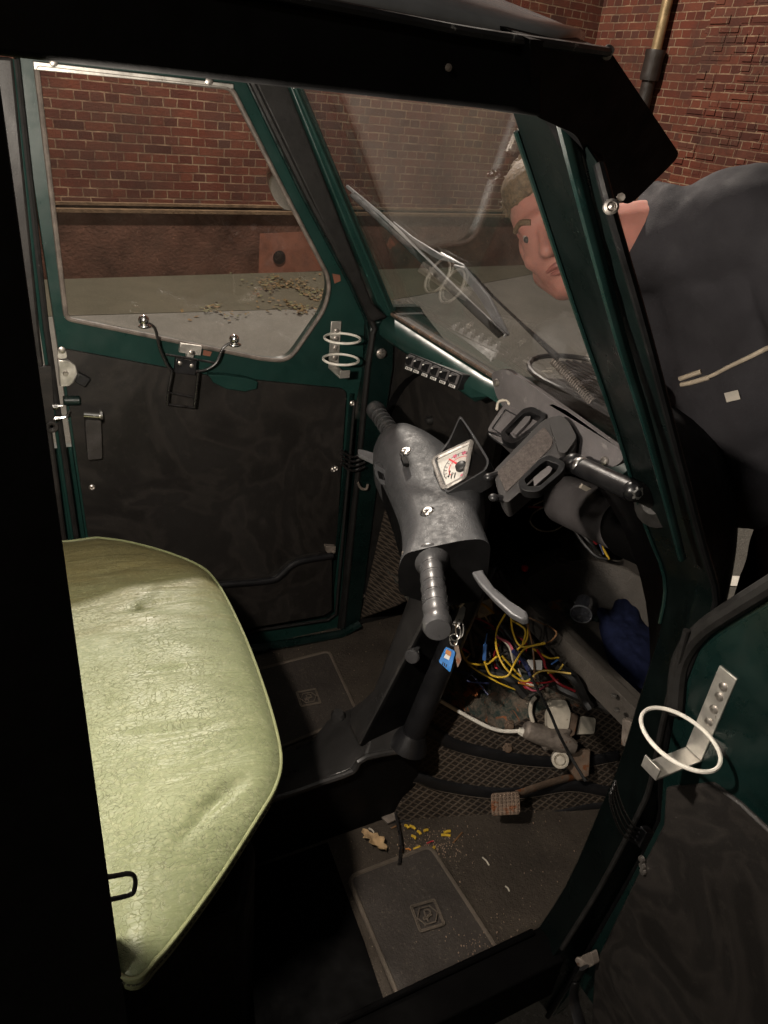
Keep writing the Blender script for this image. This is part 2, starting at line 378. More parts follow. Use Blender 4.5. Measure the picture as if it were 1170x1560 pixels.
MT['pipe'] = simple('drainpipe_iron', (.02, .016, .014), .4, .0, var=.3, scale=10, bump=.3, bscale=50)
MT['pipe_bright'] = simple('worn_drainpipe', (.30, .22, .12), .35, .6, var=.3, scale=10, bump=.2, bscale=50)
MT['skin'] = simple('skin', (.50, .225, .18), .5, var=.08, scale=25, bump=.12, bscale=300, spec=.4)
_p = MT['skin'].node_tree.nodes['Principled BSDF']; _p.inputs['Subsurface Weight'].default_value = .25; _p.inputs['Subsurface Scale'].default_value = .012
MT['lips'] = simple('lips', (.34, .12, .10), .45, var=.1, bump=.05)
MT['hair'] = simple('short_fair_hair', (.16, .105, .06), .6, var=.55, scale=150, bump=.8, bscale=260, bdist=.004)
MT['jacket'] = simple('dark_grey_jacket', (.036, .0345, .039), .85, var=.12, scale=14, bump=.35, bscale=500, spec=.2)
MT['trousers'] = simple('dark_trousers', (.014, .006, .006), .9, var=.4, scale=20, bump=.3, bscale=400, spec=.1)
MT['shoe'] = simple('black_shoe', (.01, .01, .01), .5, var=.3, bump=.1)
MT['eye'] = simple('eye_white', (.55, .5, .46), .2, var=.05, bump=0)
MT['roof_paint'] = simple('roof_paint', (.24, .25, .26), .2, var=.3, scale=9, bump=.12, bscale=40, spec=.6)
MT['dirt'] = simple('crumbs', (.2, .14, .1), .9, var=.6, scale=200, bump=0)
MT['stitch'] = simple('dark_stitch', (.02, .02, .012), .8, bump=0)
mlamp, t_, P_, o_ = mat('lit_lamp_lens'); P_.inputs['Emission Color'].default_value = (1, .9, .78, 1); P_.inputs['Emission Strength'].default_value = 4
MT['lamp'] = mlamp
# ================================================================== THE VEHICLE
GZ = -.34
car = thing('three_wheeler', 'small dark green three-wheeled van with its near door swung open, standing on the road', 'three-wheeler', (.3, .9, GZ))
YF = 1.36; YN = .45
# ---- floor pan
m = M(); m.prism([(-.62, .5, 0), (.80, .5, 0), (1.0, .64, 0), (1.0, 1.40, 0), (-.62, 1.40, 0)], (0, 0, -.03)); m.build('floor_pan', MT['floor'], car)
# carpet/grit and moulded pads with their embossed badge
def emblem(m, c, ax, ay, k):
    """lozenge badge: square frame, hexagon and the looped letter inside"""
    def q(x, y, h=.0035): return V(c) + V(ax) * x * k + V(ay) * y * k + V((0, 0, h))
    r = .0014
    m.tube([q(x, y) for x, y in rnd2([(-1, -1), (1, -1), (1, 1), (-1, 1)], .16)], r * 1.25, 6, closed=True)
    m.tube([q(x, y) for x, y in rnd2([(-.88, -.88), (.88, -.88), (.88, .88), (-.88, .88)], .12)], r * .7, 6, closed=True)
    m.tube([q(.72 * math.cos(math.radians(a)) * 1.12, .72 * math.sin(math.radians(a))) for a in (0, 60, 120, 180, 240, 300)], r, 6, closed=True)
    m.tube([q(x, y) for x, y in [(-.12, -.45), (-.12, .30), (.02, .42), (.26, .34), (.30, .12), (.12, -.02), (-.12, -.04), (-.36, -.10), (-.34, -.24), (-.14, -.2), (.1, -.08), (.34, -.05)]], r * 1.25, 6, 4)
def rnd2(p, r): return [(v.x, v.y) for v in rnd([V((a, b, 0)) for a, b in p], r, 4)]
def floor_pad(c4, badge_at, k, name='floor_mat'):
    pts = rnd([V((x, y, .006)) for x, y in c4], .018, 4)
    o = M().prism(pts, (0, 0, -.0075)).build(name, MT['mat'], car, bevel=.002)
    e = M(); e.tube(inset(pts, .004), (.004, .0028), 6, closed=True, flat=(0, 0, 1)); e.build('raised_border', MT['mat_edge'], o)
    e = M(); emblem(e, badge_at, (.93, -.1, 0), (.12, .95, 0), k); e.build('emblem', MT['mat_edge'], o)
    return o
bc = U((651, 1396), PZ(.006)); floor_pad([U(p, PZ(0)).xy for p in ((527, 1338), (655, 1288), (768, 1462), (610, 1537))], bc, .024)
bc = U((470, 1064), PZ(.006)); floor_pad([U(p, PZ(0)).xy for p in ((370, 1027), (502, 993), (548, 1092), (410, 1150))], bc, .024)
# ---- central tunnel and the steering column cover
m = M()
Tn = [U(p, PY(.80)) for p in ((380, 1222), (432, 1209), (487, 1190), (536, 1172), (556, 1151), (646, 1136))]
Tf = [U(p, PY(.98)) for p in ((380, 1160), (428, 1146), (476, 1127), (500, 1096), (540, 1076), (590, 1040))]
Tm = [U(p, PY(.83)) for p in ((380, 1212), (432, 1197), (490, 1172), (546, 1139), (565, 1120), (640, 1090))]
secs = []
for a, b, c in zip(Tn, Tm, Tf):
    secs.append([V((a.x, .80, -.01)), a, b, (b + c) / 2 + V((0, 0, .006)), c, V((c.x, .985, -.01))])
m.loft(secs)
for f in m.b.faces:
    if f.calc_center_median().y < .806: f.material_index = 1
tun = m.build('tunnel', [MT['tunnel'], MT['black_trim']], car, bevel=.004)
m = M(); m.tube([p + V((0, -.004, 0)) for p in Tn], .006, 8, 3); m.build('tunnel_lip', MT['tunnel'], tun)
m = M(); m.lathe(U((515, 1080), PY(.96)) + V((0, 0, -.042)), (0, -.1, 1), [(0, .014), (.03, .014), (.036, .01), (.037, 0)], 16); m.build('tunnel_plug', MT['tunnel'], tun)
m = M()
N1 = [U(p, PY(.82)) for p in ((546, 1139), (592, 1050), (640, 960))]; F1 = [U(p, PY(.955)) for p in ((530, 1084), (566, 1062), (628, 895))]
R1 = [U(p, PY(.83)) for p in ((646, 1134), (664, 1070), (692, 1000))]
secs = []
for a, b, c in zip(F1, N1, R1): secs.append([a, (a * .45 + b * .55) + V((-.012, 0, .012)), b, c, c + V((.01, .13, 0))])
d = [q1 - q0 for q0, q1 in zip(secs[1], secs[2])]
secs.append([p + dd * 1.1 for p, dd in zip(secs[2], d)])
m.loft(secs)
for f in m.b.faces:
    f.normal_update()
    if abs(f.normal.y) > .9: f.material_index = 1
colm = m.build('steering_column', [MT['tunnel'], MT['black_trim']], car, bevel=.008)
m = M(); a = U((625, 1128), PY(.80)); b = U((690, 975), PY(.80)); m.tube([a + (a - b) * .02, a * .7 + b * .3, b, b + (b - a) * .7], lambda t: .021 - .002 * t, 16, 3); m.lathe(a, b - a, [(-.012, .036), (.0, .032), (.02, .022)], 20); m.build('column_conduit', MT['black_plastic'], colm)
m = M(); c = U((626, 997), PY(.815)); m.lathe(c + V((.03, .02, 0)), (-.7, -.65, .15), [(0, .004), (.038, .004), (.039, .011), (.05, .013), (.053, .011), (.054, 0)], 16); m.build('choke_knob', MT['grip'], colm)
# ---- wheel arch with ribbed rubber
p1 = V((.548, .786, 0)); p2 = V((.918, .671, 0)); hn = (p2 - p1).cross(V((0, .35, 1)))
HUMP = PL(hn, p1); hnn = hn.normalized(); hnn = hnn if hnn.y < 0 else -hnn
m = M(); side = US([(596, 1256), (750, 1250), (880, 1232), (935, 1228), (965, 1150), (940, 1080), (840, 1075), (760, 1112), (668, 1060), (650, 1105), (625, 1180)], HUMP)
m.prism(side, -hnn * .04); arch = m.build('wheel_arch', MT['checker'], car, bevel=.004)
for pts, r in (([(612, 1178), (640, 1184), (670, 1195), (740, 1206), (800, 1206), (868, 1196), (925, 1205)], .0105), ([(645, 1104), (664, 1116), (690, 1133), (740, 1146), (800, 1157), (880, 1160), (940, 1150)], .0105), ([(590, 1253), (660, 1255), (760, 1250), (840, 1240), (900, 1228), (935, 1226)], .007)):
    w = [q + hnn * .003 for q in US(pts, HUMP)]
    m = M(); m.tube(w, (r * 1.15, r * .42), 10, 4, flat=hnn); m.build('rubber_rib', MT['black_plastic'], arch, angle=60)
    if r > .008:
        m = M(); m.tube([q + hnn * .004 + V((0, 0, -r * 1.12)) for q in w], .0019, 6, 4); m.build('rib_edge', MT['mat_edge'], arch)
top0 = US([(668, 1060), (700, 1078), (760, 1112), (840, 1078), (940, 1082)], HUMP); rows = []
for i in range(22):
    t = i / 21; row = []
    for j in range(36):
        k = j / 35 * 4; a = min(int(k), 3); b = top0[a].lerp(top0[a + 1], k - a)
        q = b + V((.02 * t, .30 * t, .085 * math.sin(t * 2.2) + .02 * t))
        q.z += .012 * noise.noise(q * 28) * math.sin(math.pi * min(1, t * 3)) + .006 * noise.noise(q * 70) * min(1, t * 5)
        row.append(q)
    rows.append(row)
m = M(); m.grid(rows); m.build('arch_crown', MT['rusty'], arch, angle=180)
m = M(); c = U((715, 1066), PL(hn, p1 + V((0, .02, 0))))
for i in range(26):
    q = c + V((random.gauss(0, .020), random.gauss(.02, .008), random.gauss(.006, .004))); m.ball(q, (random.uniform(.006, .012), random.uniform(.006, .012), random.uniform(.003, .007)), seg=7, rings=5)
m.build('rust_patch', MT['rust'], arch)
for p, r in (((773, 1139), .0075), ((776, 1105), .007)):
    m = M(); q = U(p, HUMP); m.lathe(q, hnn, [(-.002, r * 1.5), (.001, r * 1.4), (.002, r), (.007, r), (.008, r * .6)], 6); m.build('bolt', MT['brown_metal'], arch)
# ---- brake pedal, cylinder, pipe
PEDP = PL((-.45, -.62, .64), AT((770, 1225), (U((770, 1225), HUMP) - CAM).length - .07)); pn = PEDP[0]
ped = M(); q = [U(p, PEDP) - pn * .012 for p in ((786, 1212), (830, 1190), (880, 1165))]
q[2] = U((885, 1180), PL(hn, p1)); q[1] = (q[0] + q[2]) / 2 + V((0, 0, .004)); ped.tube(q, (.004, .011), 8, 4, flat=(0, 0, 1)); ped = ped.build('brake_pedal', MT['brown_metal'], car)
quad = rnd(US([(748, 1209), (791, 1206), (793, 1241), (749, 1243)], PEDP), .006, 3)
m = M(); m.prism(quad, -pn * .007); pad = m.build('pedal_pad', MT['brown_metal'], ped, bevel=.0015)
m = M(); cq = US([(748, 1209), (791, 1206), (793, 1241), (749, 1243)], PEDP)
for i in range(7):
    for j in range(6):
        q = (cq[0].lerp(cq[1], .08 + i * .14)).lerp(cq[3].lerp(cq[2], .08 + i * .14), .1 + j * .16); m.lathe(q, pn, [(-.001, .0028), (.002, .0022), (.0035, .0012)], 6)
m.build('pad_studs', MT['brown_metal'], ped)
MC = PL((-.3, -.75, .55), U((830, 1130), HUMP) + hnn * .03)
mc = M(); a = U((798, 1110), MC); b = U((868, 1136), MC); mc.lathe(a, b - a, [(0, .012), (.004, .017), (.03, .019), (.05, .018), (.075, .02), ((b - a).length, .016), ((b - a).length + .012, .012)], 18)
mc.box(U((850, 1128), MC) + V((.0, .01, .0)), (.028, .012, .018)); mc = mc.build('master_cylinder', MT['dull_metal'], car, bevel=.003)
m = M(); m.prism(rnd(US([(840, 1066), (862, 1066), (870, 1086), (866, 1112), (835, 1112), (833, 1088)], MC), .007, 4), -MC[0] * .035); m.build('fluid_reservoir', MT['reservoir'], mc, bevel=.006, seg=3)
m = M(); m.prism(rnd(US([(880, 1090), (908, 1094), (906, 1118), (874, 1119)], PL(MC[0], MC[1] - MC[0] * .02)), .006, 4), -MC[0] * .03); m.build('fluid_reservoir', MT['reservoir'], mc, bevel=.006, seg=3)
m = M(); m.prism(US([(866, 1084), (882, 1090), (876, 1120), (858, 1130), (862, 1110)], PL(MC[0], MC[1] - MC[0] * .004)), -MC[0] * .035); m.build('reservoir_strap', MT['brown_metal'], mc, bevel=.002)
m = M(); m.tube([U((670, 1066), PL(hn, p1)) + hnn * .004, U((700, 1082), HUMP) + hnn * .01, U((740, 1102), HUMP) + hnn * .014, U((770, 1114), MC), U((800, 1113), MC)], .0036, 8, 5); m.lathe(U((790, 1113), MC), b - a, [(0, .006), (.008, .008), (.016, .008)], 6); m.build('brake_pipe', MT['white_coat'], mc)
m = M(); q = U((853, 1157), MC); m.lathe(q, (-.5, -.6, .6), [(-.012, .016), (.006, .016), (.008, .012), (.004, .009), (.012, .008), (.013, 0)], 18); m.build('brake_light_switch', MT['reservoir'], mc)
m = M(); m.tube([U(p, MC) for p in ((812, 1100), (808, 1085), (810, 1070), (816, 1062))], .004, 8, 4); m.build('breather_hose', MT['reservoir'], mc)
m = M(); m.prism(US([(868, 1140), (900, 1142), (898, 1182), (880, 1190), (862, 1165)], PL(MC[0], MC[1] - MC[0] * .015)), -MC[0] * .012); m.build('pedal_bracket', MT['brown_metal'], mc, bevel=.002); m = M(); m.prism(US([(806, 1062), (838, 1066), (838, 1100), (806, 1104)], PL(MC[0], MC[1] - MC[0] * .03)), -MC[0] * .008); m.build('backing_plate', MT['brown_metal'], mc, bevel=.002)
# ---- bulkhead ahead of the feet
m = M(); m.prism([(1.0, .63, -.02), (1.0, 1.23, -.02), (1.0, 1.23, .27), (1.0, .63, .27)], (.02, 0, 0)); m.build('front_bulkhead', MT['black_rubber'], car)
# ---- far kick panel with diamond tread
KP = PL((-1, -.35, .12), (.715, 1.36, 0)); kn = KP[0]
m = M(); m.prism(US([(552, 758), (640, 756), (700, 760), (700, 880), (640, 905), (600, 925), (546, 944)], KP), -kn * .015); kick = m.build('kick_panel', MT['checker'], car, bevel=.003)
m = M(); m.prism(US([(556, 738), (650, 740), (650, 757), (553, 758)], PL(kn, KP[1] + kn * .008)), -kn * .03); m.build('kick_panel_rail', MT['green_dark'], kick, bevel=.004)
m = M(); m.tube([q + kn * .014 for q in US([(552, 738), (566, 765), (572, 800), (560, 840), (546, 868), (547, 885)], KP)], .0042, 8, 5); m.build('black_cable', MT['black_wire'], kick)
m = M()
for p in ((544, 888), (552, 905)): m.lathe(U(p, KP), kn, [(0, .011), (.012, .011), (.013, .006), (.02, .006), (.021, 0)], 8)
m.build('cable_clamp', MT['dull_metal'], kick)
# ---- far door: green frame, glass, vinyl panel and fittings
far_door = M()
WIN = rnd(US([(52, 97), (352, 130), (430, 282), (505, 428), (497, 470), (440, 552), (398, 548), (98, 486)], PY(YF)), [.006, .012, .0, .05, .05, .06, .0, .01], 6)
outer = US([(22, 84), (378, 124), (520, 405), (556, 484), (552, 565), (542, 620), (516, 962), (383, 985)], PY(YF)) + [V((.10, YF, .0)), U((128, 800), PY(YF)), U((84, 500), PY(YF))]
far_door.prism(outer, (0, .028, 0), [WIN]); far_door = far_door.build('door', MT['green'], car, bevel=.003); far_door['label'] = 'closed far door seen from inside'
m = M(); m.prism([p + V((0, .012, 0)) for p in inset(WIN, -.006)], (0, .004, 0)); m.build('window_pane', MT['door_glass'], far_door)
m = M(); m.tube([p + V((0, -.002, 0)) for p in inset(WIN, .003)], .0042, 8, closed=True); m.build('window_gasket', simple('greyed_gasket', (.12, .10, .085), .6, var=.5, scale=50, bump=.3), far_door)
m = M(); tr = US([(50, 93), (356, 128)], PY(YF - .006)); m.prism([tr[0], tr[1], tr[1] + V((0, 0, -.007)), tr[0] + V((0, 0, -.011))], (0, .012, 0)); m.build('window_rail', MT['galv'], far_door, bevel=.001)
for p in ((81, 95), (318, 124)):
    m = M(); m.lathe(U(p, PY(YF - .006)), (0, -1, 0), [(0, .006), (.003, .006), (.004, .004)], 12); m.build('rail_screw', MT['screw'], far_door)
pan = US([(93, 531), (320, 573), (528, 593), (512, 838), (498, 850), (494, 900), (340, 920)], PY(YF - .007)) + [V((.115, YF - .007, .1)), U((133, 810), PY(YF - .007))]
m = M(); cen = sum(pan, V()) / len(pan); ol = []
rp = rnd(pan, [.012, 0, .015, .012, .01, .01, 0, 0, 0], 5)
m.prism(rp, (0, .012, 0)); m.build('vinyl_panel', MT['vinyl'], far_door, bevel=.004, seg=3)
rim = US([(300, 892), (340, 887), (410, 881), (428, 872), (442, 859), (460, 851), (506, 843)], PY(YF - .022))
poc = rim + US([(506, 930), (494, 938), (380, 958), (300, 968)], PY(YF - .022))
m = M(); m.prism(poc, (0, .02, 0)); pk = m.build('door_pocket', MT['vinyl'], far_door, bevel=.006, seg=3)
m = M(); m.tube([p + V((0, -.003, -.004)) for p in rim], (.0075, .007), 10, 5, flat=(0, 1, 0)); m.build('pocket_rim', MT['black_plastic'], far_door)
m = M(); m.tube(US([(380, 962), (500, 944), (512, 935), (540, 610)], PY(YF - .006)), .004, 8); m.build('door_seal', MT['black_rubber'], far_door)
m = M(); m.tube(US([(536, 600), (528, 700), (500, 940)], PY(YF - .005)), (.005, .003), 8, flat=(0, 1, 0)); m.build('edge_moulding', MT['green_dark'], far_door)
# green pull handle
hp = [U(p, PY(YF - .016)) for p in ((317, 571), (345, 572), (375, 576), (393, 582), (392, 592), (372, 597), (345, 593), (325, 583))]
m = M(); m.prism(hp, (0, .02, 0)); m.build('pull_handle', MT['green'], far_door, bevel=.006, seg=3)
# wire tray folded on the belt rail
WR = PY(YF - .035)
m = M(); r = .0022
m.tube(US([(219, 490), (236, 500), (243, 530), (254, 555), (262, 566)], PY(YF - .028)), r * 1.2, 8, 4)
m.tube(US([(356, 520), (340, 530), (330, 552), (314, 563), (296, 566)], PY(YF - .028)), r * 1.2, 8, 4)
m.tube(US([(252, 540), (312, 550), (326, 553)], PY(YF - .03)), r, 8, 3)
m.tube(US([(262, 566), (256, 600), (255, 617)], WR), r * 1.3, 8, 3); m.tube(US([(302, 568), (298, 604), (296, 621)], WR), r * 1.3, 8, 3)
for a, b in (((258, 598), (300, 606)), ((255, 616), (297, 621))): m.tube(US([a, b], WR), r, 8)
m.build('wire_tray', MT['black_wire'], far_door)
for p in ((219, 488), (357, 517)):
    m = M(); q = U(p, PY(YF - .03)); m.ball(q, .0095, seg=14); m.ball(q + V((.001, -.002, -.010)), (.012, .008, .004), seg=12); m.build('stud_ball', MT['chrome'], far_door)
m = M(); m.prism(US([(268, 546), (300, 551), (298, 572), (266, 568)], PY(YF - .032)), (0, .01, 0)); m.build('hinge_plate', MT['black_plastic'], far_door, bevel=.001)
m = M(); m.prism(US([(275, 523), (308, 528), (306, 542), (296, 541), (294, 547), (284, 545), (285, 539), (273, 537)], PY(YF - .012)), (0, .01, 0)); m.build('bracket_tab', MT['galv'], far_door, bevel=.001)
for p in ((274, 553), (292, 557), (291, 537)):
    m = M(); m.lathe(U(p, PY(YF - .033)), (0, -1, 0), [(0, .004), (.002, .004), (.003, .002)], 10); m.build('rivet', MT['screw'], far_door)
m = M(); m.prism(US([(310, 533), (323, 536), (320, 543), (309, 541)], PY(YF - .0015)), (0, .002, 0)); m.build('rusty_patch', MT['rust_plate'], far_door); m = M(); m.prism(US([(506, 417), (518, 419), (519, 428), (510, 432)], PY(YF - .0015)), (0, .002, 0)); m.build('rusty_patch', MT['rust_plate'], far_door)
# bottle cages: galvanised bracket with two white rings, one on each door
def cage(parent, T, O, Dx, Dn, rings, strip, foot, feetlip, rr, rn=None):
    rn = rn or rr * .92
    """O on the door skin; Dx along the door, Dn off the door; z up (metres)"""
    def w(x, n, z): return O + Dx * x + Dn * n + V((0, 0, z))
    m = M()
    x0, x1, z0, z1 = strip
    m.loft([[w(x0, .002, z1), w(x1, .002, z1), w(x1, .005, z1), w(x0, .005, z1)], [w(x0, .002, z0), w(x1, .002, z0), w(x1, .005, z0), w(x0, .005, z0)]])
    m.loft([[w(x0, .002, z0 - .0005), w(x1, .002, z0 - .0005), w(x1, .005, z0 - .003), w(x0, .005, z0 - .003)], [w(x0, foot, z0 - .001), w(x1, foot, z0 - .001), w(x1, foot, z0 - .004), w(x0, foot, z0 - .004)]])
    m.loft([[w(x0, foot + .0005, z0 - .004), w(x1, foot + .0005, z0 - .004), w(x1, foot + .003, z0 - .004), w(x0, foot + .003, z0 - .004)], [w(x0, foot + .0005, z0 + feetlip), w(x1, foot + .0005, z0 + feetlip), w(x1, foot + .003, z0 + feetlip), w(x0, foot + .003, z0 + feetlip)]])
    b = m.build('bottle_bracket', MT['galv'], parent, bevel=.0007)
    for z in rings:
        m = M(); xc = (x0 + x1) / 2 
        m.tube([w(xc + rr * math.cos(t), .006 + rn + rn * math.sin(t), z) for t in [2 * math.pi * k / 48 for k in range(48)]], .0026, 8, closed=True); m.build('bottle_ring', MT['white_coat'], parent)
    for z in (z1 - .02, z1 - .035, z1 - .055, z1 - .075):
        m = M(); m.lathe(w((x0 + x1) / 2 + .002, .005, z), Dn, [(0, .0055), (.0015, .0055), (.003, .003)], 12); m.build('bracket_rivet', MT['screw'], parent)
O = U((511, 490), PY(YF)); z1 = 0; b = U((503, 572), PY(YF))
cage(far_door, None, O, V((1, 0, 0)), V((0, -1, 0)), (-.022, -.065), (-.011, .011, -.092, .002), .06, .012, .036)
# latch, spring bolt and strap at the rear edge of the far door
m = M(); lp = [U(p, PY(YF - .014)) for p in ((88, 548), (104, 549), (116, 558), (119, 572), (112, 584), (107, 588), (91, 589))]; m.prism(lp, (0, .014, 0)); la = m.build('door_latch', MT['galv'], far_door, bevel=.002)
m = M(); m.prism(rnd(US([(88, 530), (99, 529), (103, 546), (88, 547)], PY(YF - .018)), .006, 4), (0, .006, 0)); m.build('latch_tongue', MT['galv'], far_door, bevel=.001); m = M(); m.lathe(U((94, 533), PY(YF - .018)), (0, -1, 0), [(0, .006), (.003, .006), (.004, .003)], 12); m.build('latch_screw', MT['screw'], far_door); m = M(); m.lathe(U((100, 569), PY(YF - .014)), (0, -1, 0), [(0, .005), (.003, .004)], 12); m.build('latch_screw', MT['screw'], far_door)
m = M(); m.prism(US([(120, 568), (139, 578), (130, 591), (113, 582)], PY(YF - .022)), (0, .012, 0)); m.build('latch_cap', MT['black_plastic'], far_door, bevel=.002)
m = M(); a = U((96, 610), PY(YF - .02)); b = U((122, 610), PY(YF - .02)); m.tube([a, b], .0085, 14); m.build('bolt_housing', MT['green_dark'], far_door, bevel=.002)
m = M(); m.tube(US([(62, 620), (80, 619), (96, 618)], PY(YF - .02)), .003, 8); m.tube(US([(64, 639), (86, 637), (102, 634), (106, 626)], PY(YF - .02)), .003, 8, 3); m.lathe(U((84, 619), PY(YF - .02)), (1, 0, 0), [(-.004, .006), (.004, .006)], 8); m.lathe(U((87, 637), PY(YF - .02)), (1, 0, 0), [(-.004, .006), (.004, .006)], 8); m.build('spring_bolt', MT['chrome'], far_door)
m = M(); a, b = US([(127, 632), (155, 634)], PY(YF - .026)); m.tube([a, b], .006, 12); m.lathe(U((153, 634), PY(YF - .026)), (1, 0, 0), [(-.001, .012), (.003, .012)], 10); m.build('strap_bar', MT['chrome'], far_door)
m = M(); m.prism(rnd(US([(130, 640), (154, 641), (156, 699), (134, 701)], PY(YF - .03)), .004, 3), (0, .024, 0)); m.build('strap_handle', simple('worn_grey_vinyl', (.028, .025, .024), .5, var=.35, scale=30, bump=.2), far_door, bevel=.003)
for p in ((140, 742), (511, 713), (507, 715), (536, 614)):
    m = M(); m.lathe(U(p, PY(YF - .008)), (0, -1, 0), [(0, .006), (.003, .006), (.0045, .004), (.002, .002)], 12); m.build('panel_screw', MT['screw'], far_door)
m = M(); m.prism(US([(496, 832), (512, 833), (511, 843), (498, 842)], PY(YF - .02)), (0, .012, 0)); m.lathe(U((508, 840), PY(YF - .02)), (0, -1, 0), [(0, .005), (.004, .004)], 10); m.build('pocket_clip', MT['dull_metal'], far_door, bevel=.001)
# ---- far side of the cab: rear lining, seals, front post
m = M(); B1 = US([(-90, 80), (20, 88), (62, 520), (104, 840), (112, 900), (-20, 920)], PY(YF - .02)); m.prism(B1, (0, .05, 0)); bp = m.build('rear_post', MT['vinyl'], car, bevel=.004); bp['label'] = 'scuffed far rear door post lined in black'
m = M(); m.tube(US([(24, 90), (70, 500), (116, 820), (125, 900)], PY(YF - .012)), .0055, 8); m.build('door_seal', MT['black_rubber'], bp)
m = M(); m.tube(US([(19, 90), (63, 500), (110, 820)], PY(YF - .014)), .003, 8); m.build('seal_channel', MT['green'], bp)
m = M(); m.prism(US([(52, 560), (78, 557), (84, 650), (64, 650)], PY(YF - .023)), (0, .01, 0)); m.lathe(U((79, 650), PY(YF - .024)), (0, -1, 0), [(0, .011), (.003, .011), (.003, .005), (.0, .004)], 14); m.build('striker_plate', MT['vinyl'], bp, bevel=.001)
fp = M(); fp.prism(US([(388, 122), (440, 128), (568, 462), (592, 484), (566, 492)], PY(1.338)), (0, .04, 0)); fpo = fp.build('windscreen_post', MT['black_rubber'], car, bevel=.005, seg=3)
m = M(); m.prism(US([(440, 128), (462, 131), (607, 484), (594, 486), (575, 462)], PY(1.326)), (0, .05, 0)); m.build('post_edge', MT['green'], fpo, bevel=.003)
m = M(); m.tube(US([(384, 124), (470, 300), (564, 484), (560, 560), (522, 958)], PY(1.346)), .0065, 8, 3); m.build('door_seal', MT['black_rubber'], fpo)
m = M(); m.tube(US([(377, 124), (460, 296), (557, 486), (553, 560)], PY(1.35)), .0035, 8, 3); m.build('seal_channel', MT['green_dark'], fpo)
m = M(); m.prism(US([(566, 490), (602, 487), (600, 560), (586, 650), (572, 760), (548, 948), (524, 960), (548, 700), (556, 560)], PY(1.345)), (0, .05, 0)); m.build('lower_post', MT['green_dark'], fpo, bevel=.004)
m = M(); m.prism([V((.66, 1.353, -.01)), V((1.0, 1.353, -.01)), V((1.0, 1.353, .60)), V((.80, 1.353, .80)), V((.69, 1.353, .80))], (0, .012, 0)); m.build('cheek_panel', MT['black_rubber'], fpo)
m = M(); m.lathe(U((580, 538), PY(1.342)), (0, -1, 0), [(0, .011), (.004, .011), (.006, .008), (.007, .005), (.012, .005), (.013, 0)], 16); m.build('post_bolt', MT['screw'], fpo)
m = M(); m.tube(US([(370, 990), (440, 980), (520, 966), (548, 950)], PY(1.33)), (.012, .010), 8, flat=(0, 0, 1)); m.build('door_sill', MT['green_dark'], car)
# ridged check-strap boots
def boot(parent, pts, pl, r, n, off, name='check_strap_boot'):
    m = M()
    for i in range(n):
        q = US([(a + i * (off[0] + (off[2] - off[0]) * k / (len(pts) - 1)), b + i * (off[1] + (off[3] - off[1]) * k / (len(pts) - 1))) for k, (a, b) in enumerate(pts)], pl)
        m.tube(q, r, 8, 5)
    return m.build(name, MT['black_wire'], parent)
boot(fpo, [(520, 684), (527, 692), (540, 696), (556, 690)], PY(1.325), .0027, 4, (0, 7, 0, 7))
m = M(); m.tube(US([(545, 735), (550, 744), (558, 745), (560, 738)], PY(1.33)), .003, 8, 3); m.build('spring_hook', MT['dull_metal'], fpo)
# ---- windscreen
WS = PL((1, 0, .595), (1.192, 0, 0)); wn = WS[0]
def W(y, z, d=0): return V((1.192 - .595 * z, y, z)) + wn * d
m = M(); m.prism([W(.56, .800), W(1.335, .800), W(1.315, 1.20), W(.58, 1.20)], wn * .004); ws = m.build('windscreen', MT['screen_glass'], car)
m = M(); m.tube([W(.60, .812, -.003), W(.9, .814, -.003), W(1.33, .812, -.003)], (.0045, .003), 8, flat=wn); m.build('cracked_seal', simple('perished_seal', (.075, .05, .035), .85, var=.6, scale=60, bump=.6, bscale=120, wear=(.25, .13, .06), wthr=.56, wscale=40), ws)
m = M(); m.tube([W(1.325, .81, -.003), W(1.308, 1.19, -.003)], .004, 8); m.build('side_seal', MT['green'], ws)
# ---- wiper outside the glass
WO = PL(wn, WS[1] + wn * .022); WO2 = PL(wn, WS[1] + wn * .03)
wp = M(); wp.tube(US([(529, 284), (600, 345), (700, 445), (770, 512)], WO), (.0036, .003), 6, 4, flat=wn); wp = wp.build('wiper', simple('wiper_silver', (.55, .55, .56), .4, 0., var=.15), car)
m = M(); m.tube(US([(536, 296), (606, 360), (700, 452), (763, 512)], PL(wn, WS[1] + wn * .014)), (.0022, .006), 6, 4, flat=wn); m.build('wiper_rubber', MT['black_rubber'], wp)
m = M(); m.prism(US([(598, 338), (628, 362), (670, 388), (706, 404), (668, 396), (628, 372)], PL(wn, WS[1] + wn * .027)), wn * .003); m.prism(US([(690, 404), (706, 408), (744, 452), (774, 512), (766, 513), (728, 452)], PL(wn, WS[1] + wn * .0275)), wn * .004); m.build('wiper_bridge', simple('wiper_grey', (.22, .22, .23), .45, .0, var=.2), wp, bevel=.001)
m = M(); m.tube(US([(672, 386), (712, 410), (752, 452), (800, 498), (850, 545)], PL(wn, WS[1] + wn * .038)), lambda t: .0022 + .003 * max(0, t - .7) / .3, 8, 5); m.build('wiper_arm', MT['black_wire'], wp)
m = M(); c0, c1 = US([(842, 548), (902, 612)], PL(wn, WS[1] + wn * .05)); d = (c1 - c0); ex = d.normalized().orthogonal(); ey = d.normalized().cross(ex)
m.tube([c0 + d * (k / 160) + (ex * math.cos(k * .9) + ey * math.sin(k * .9)) * .005 for k in range(161)], .0013, 5); m.tube([c0, c1], .0028, 8); m.build('wiper_spring', MT['dull_metal'], wp)
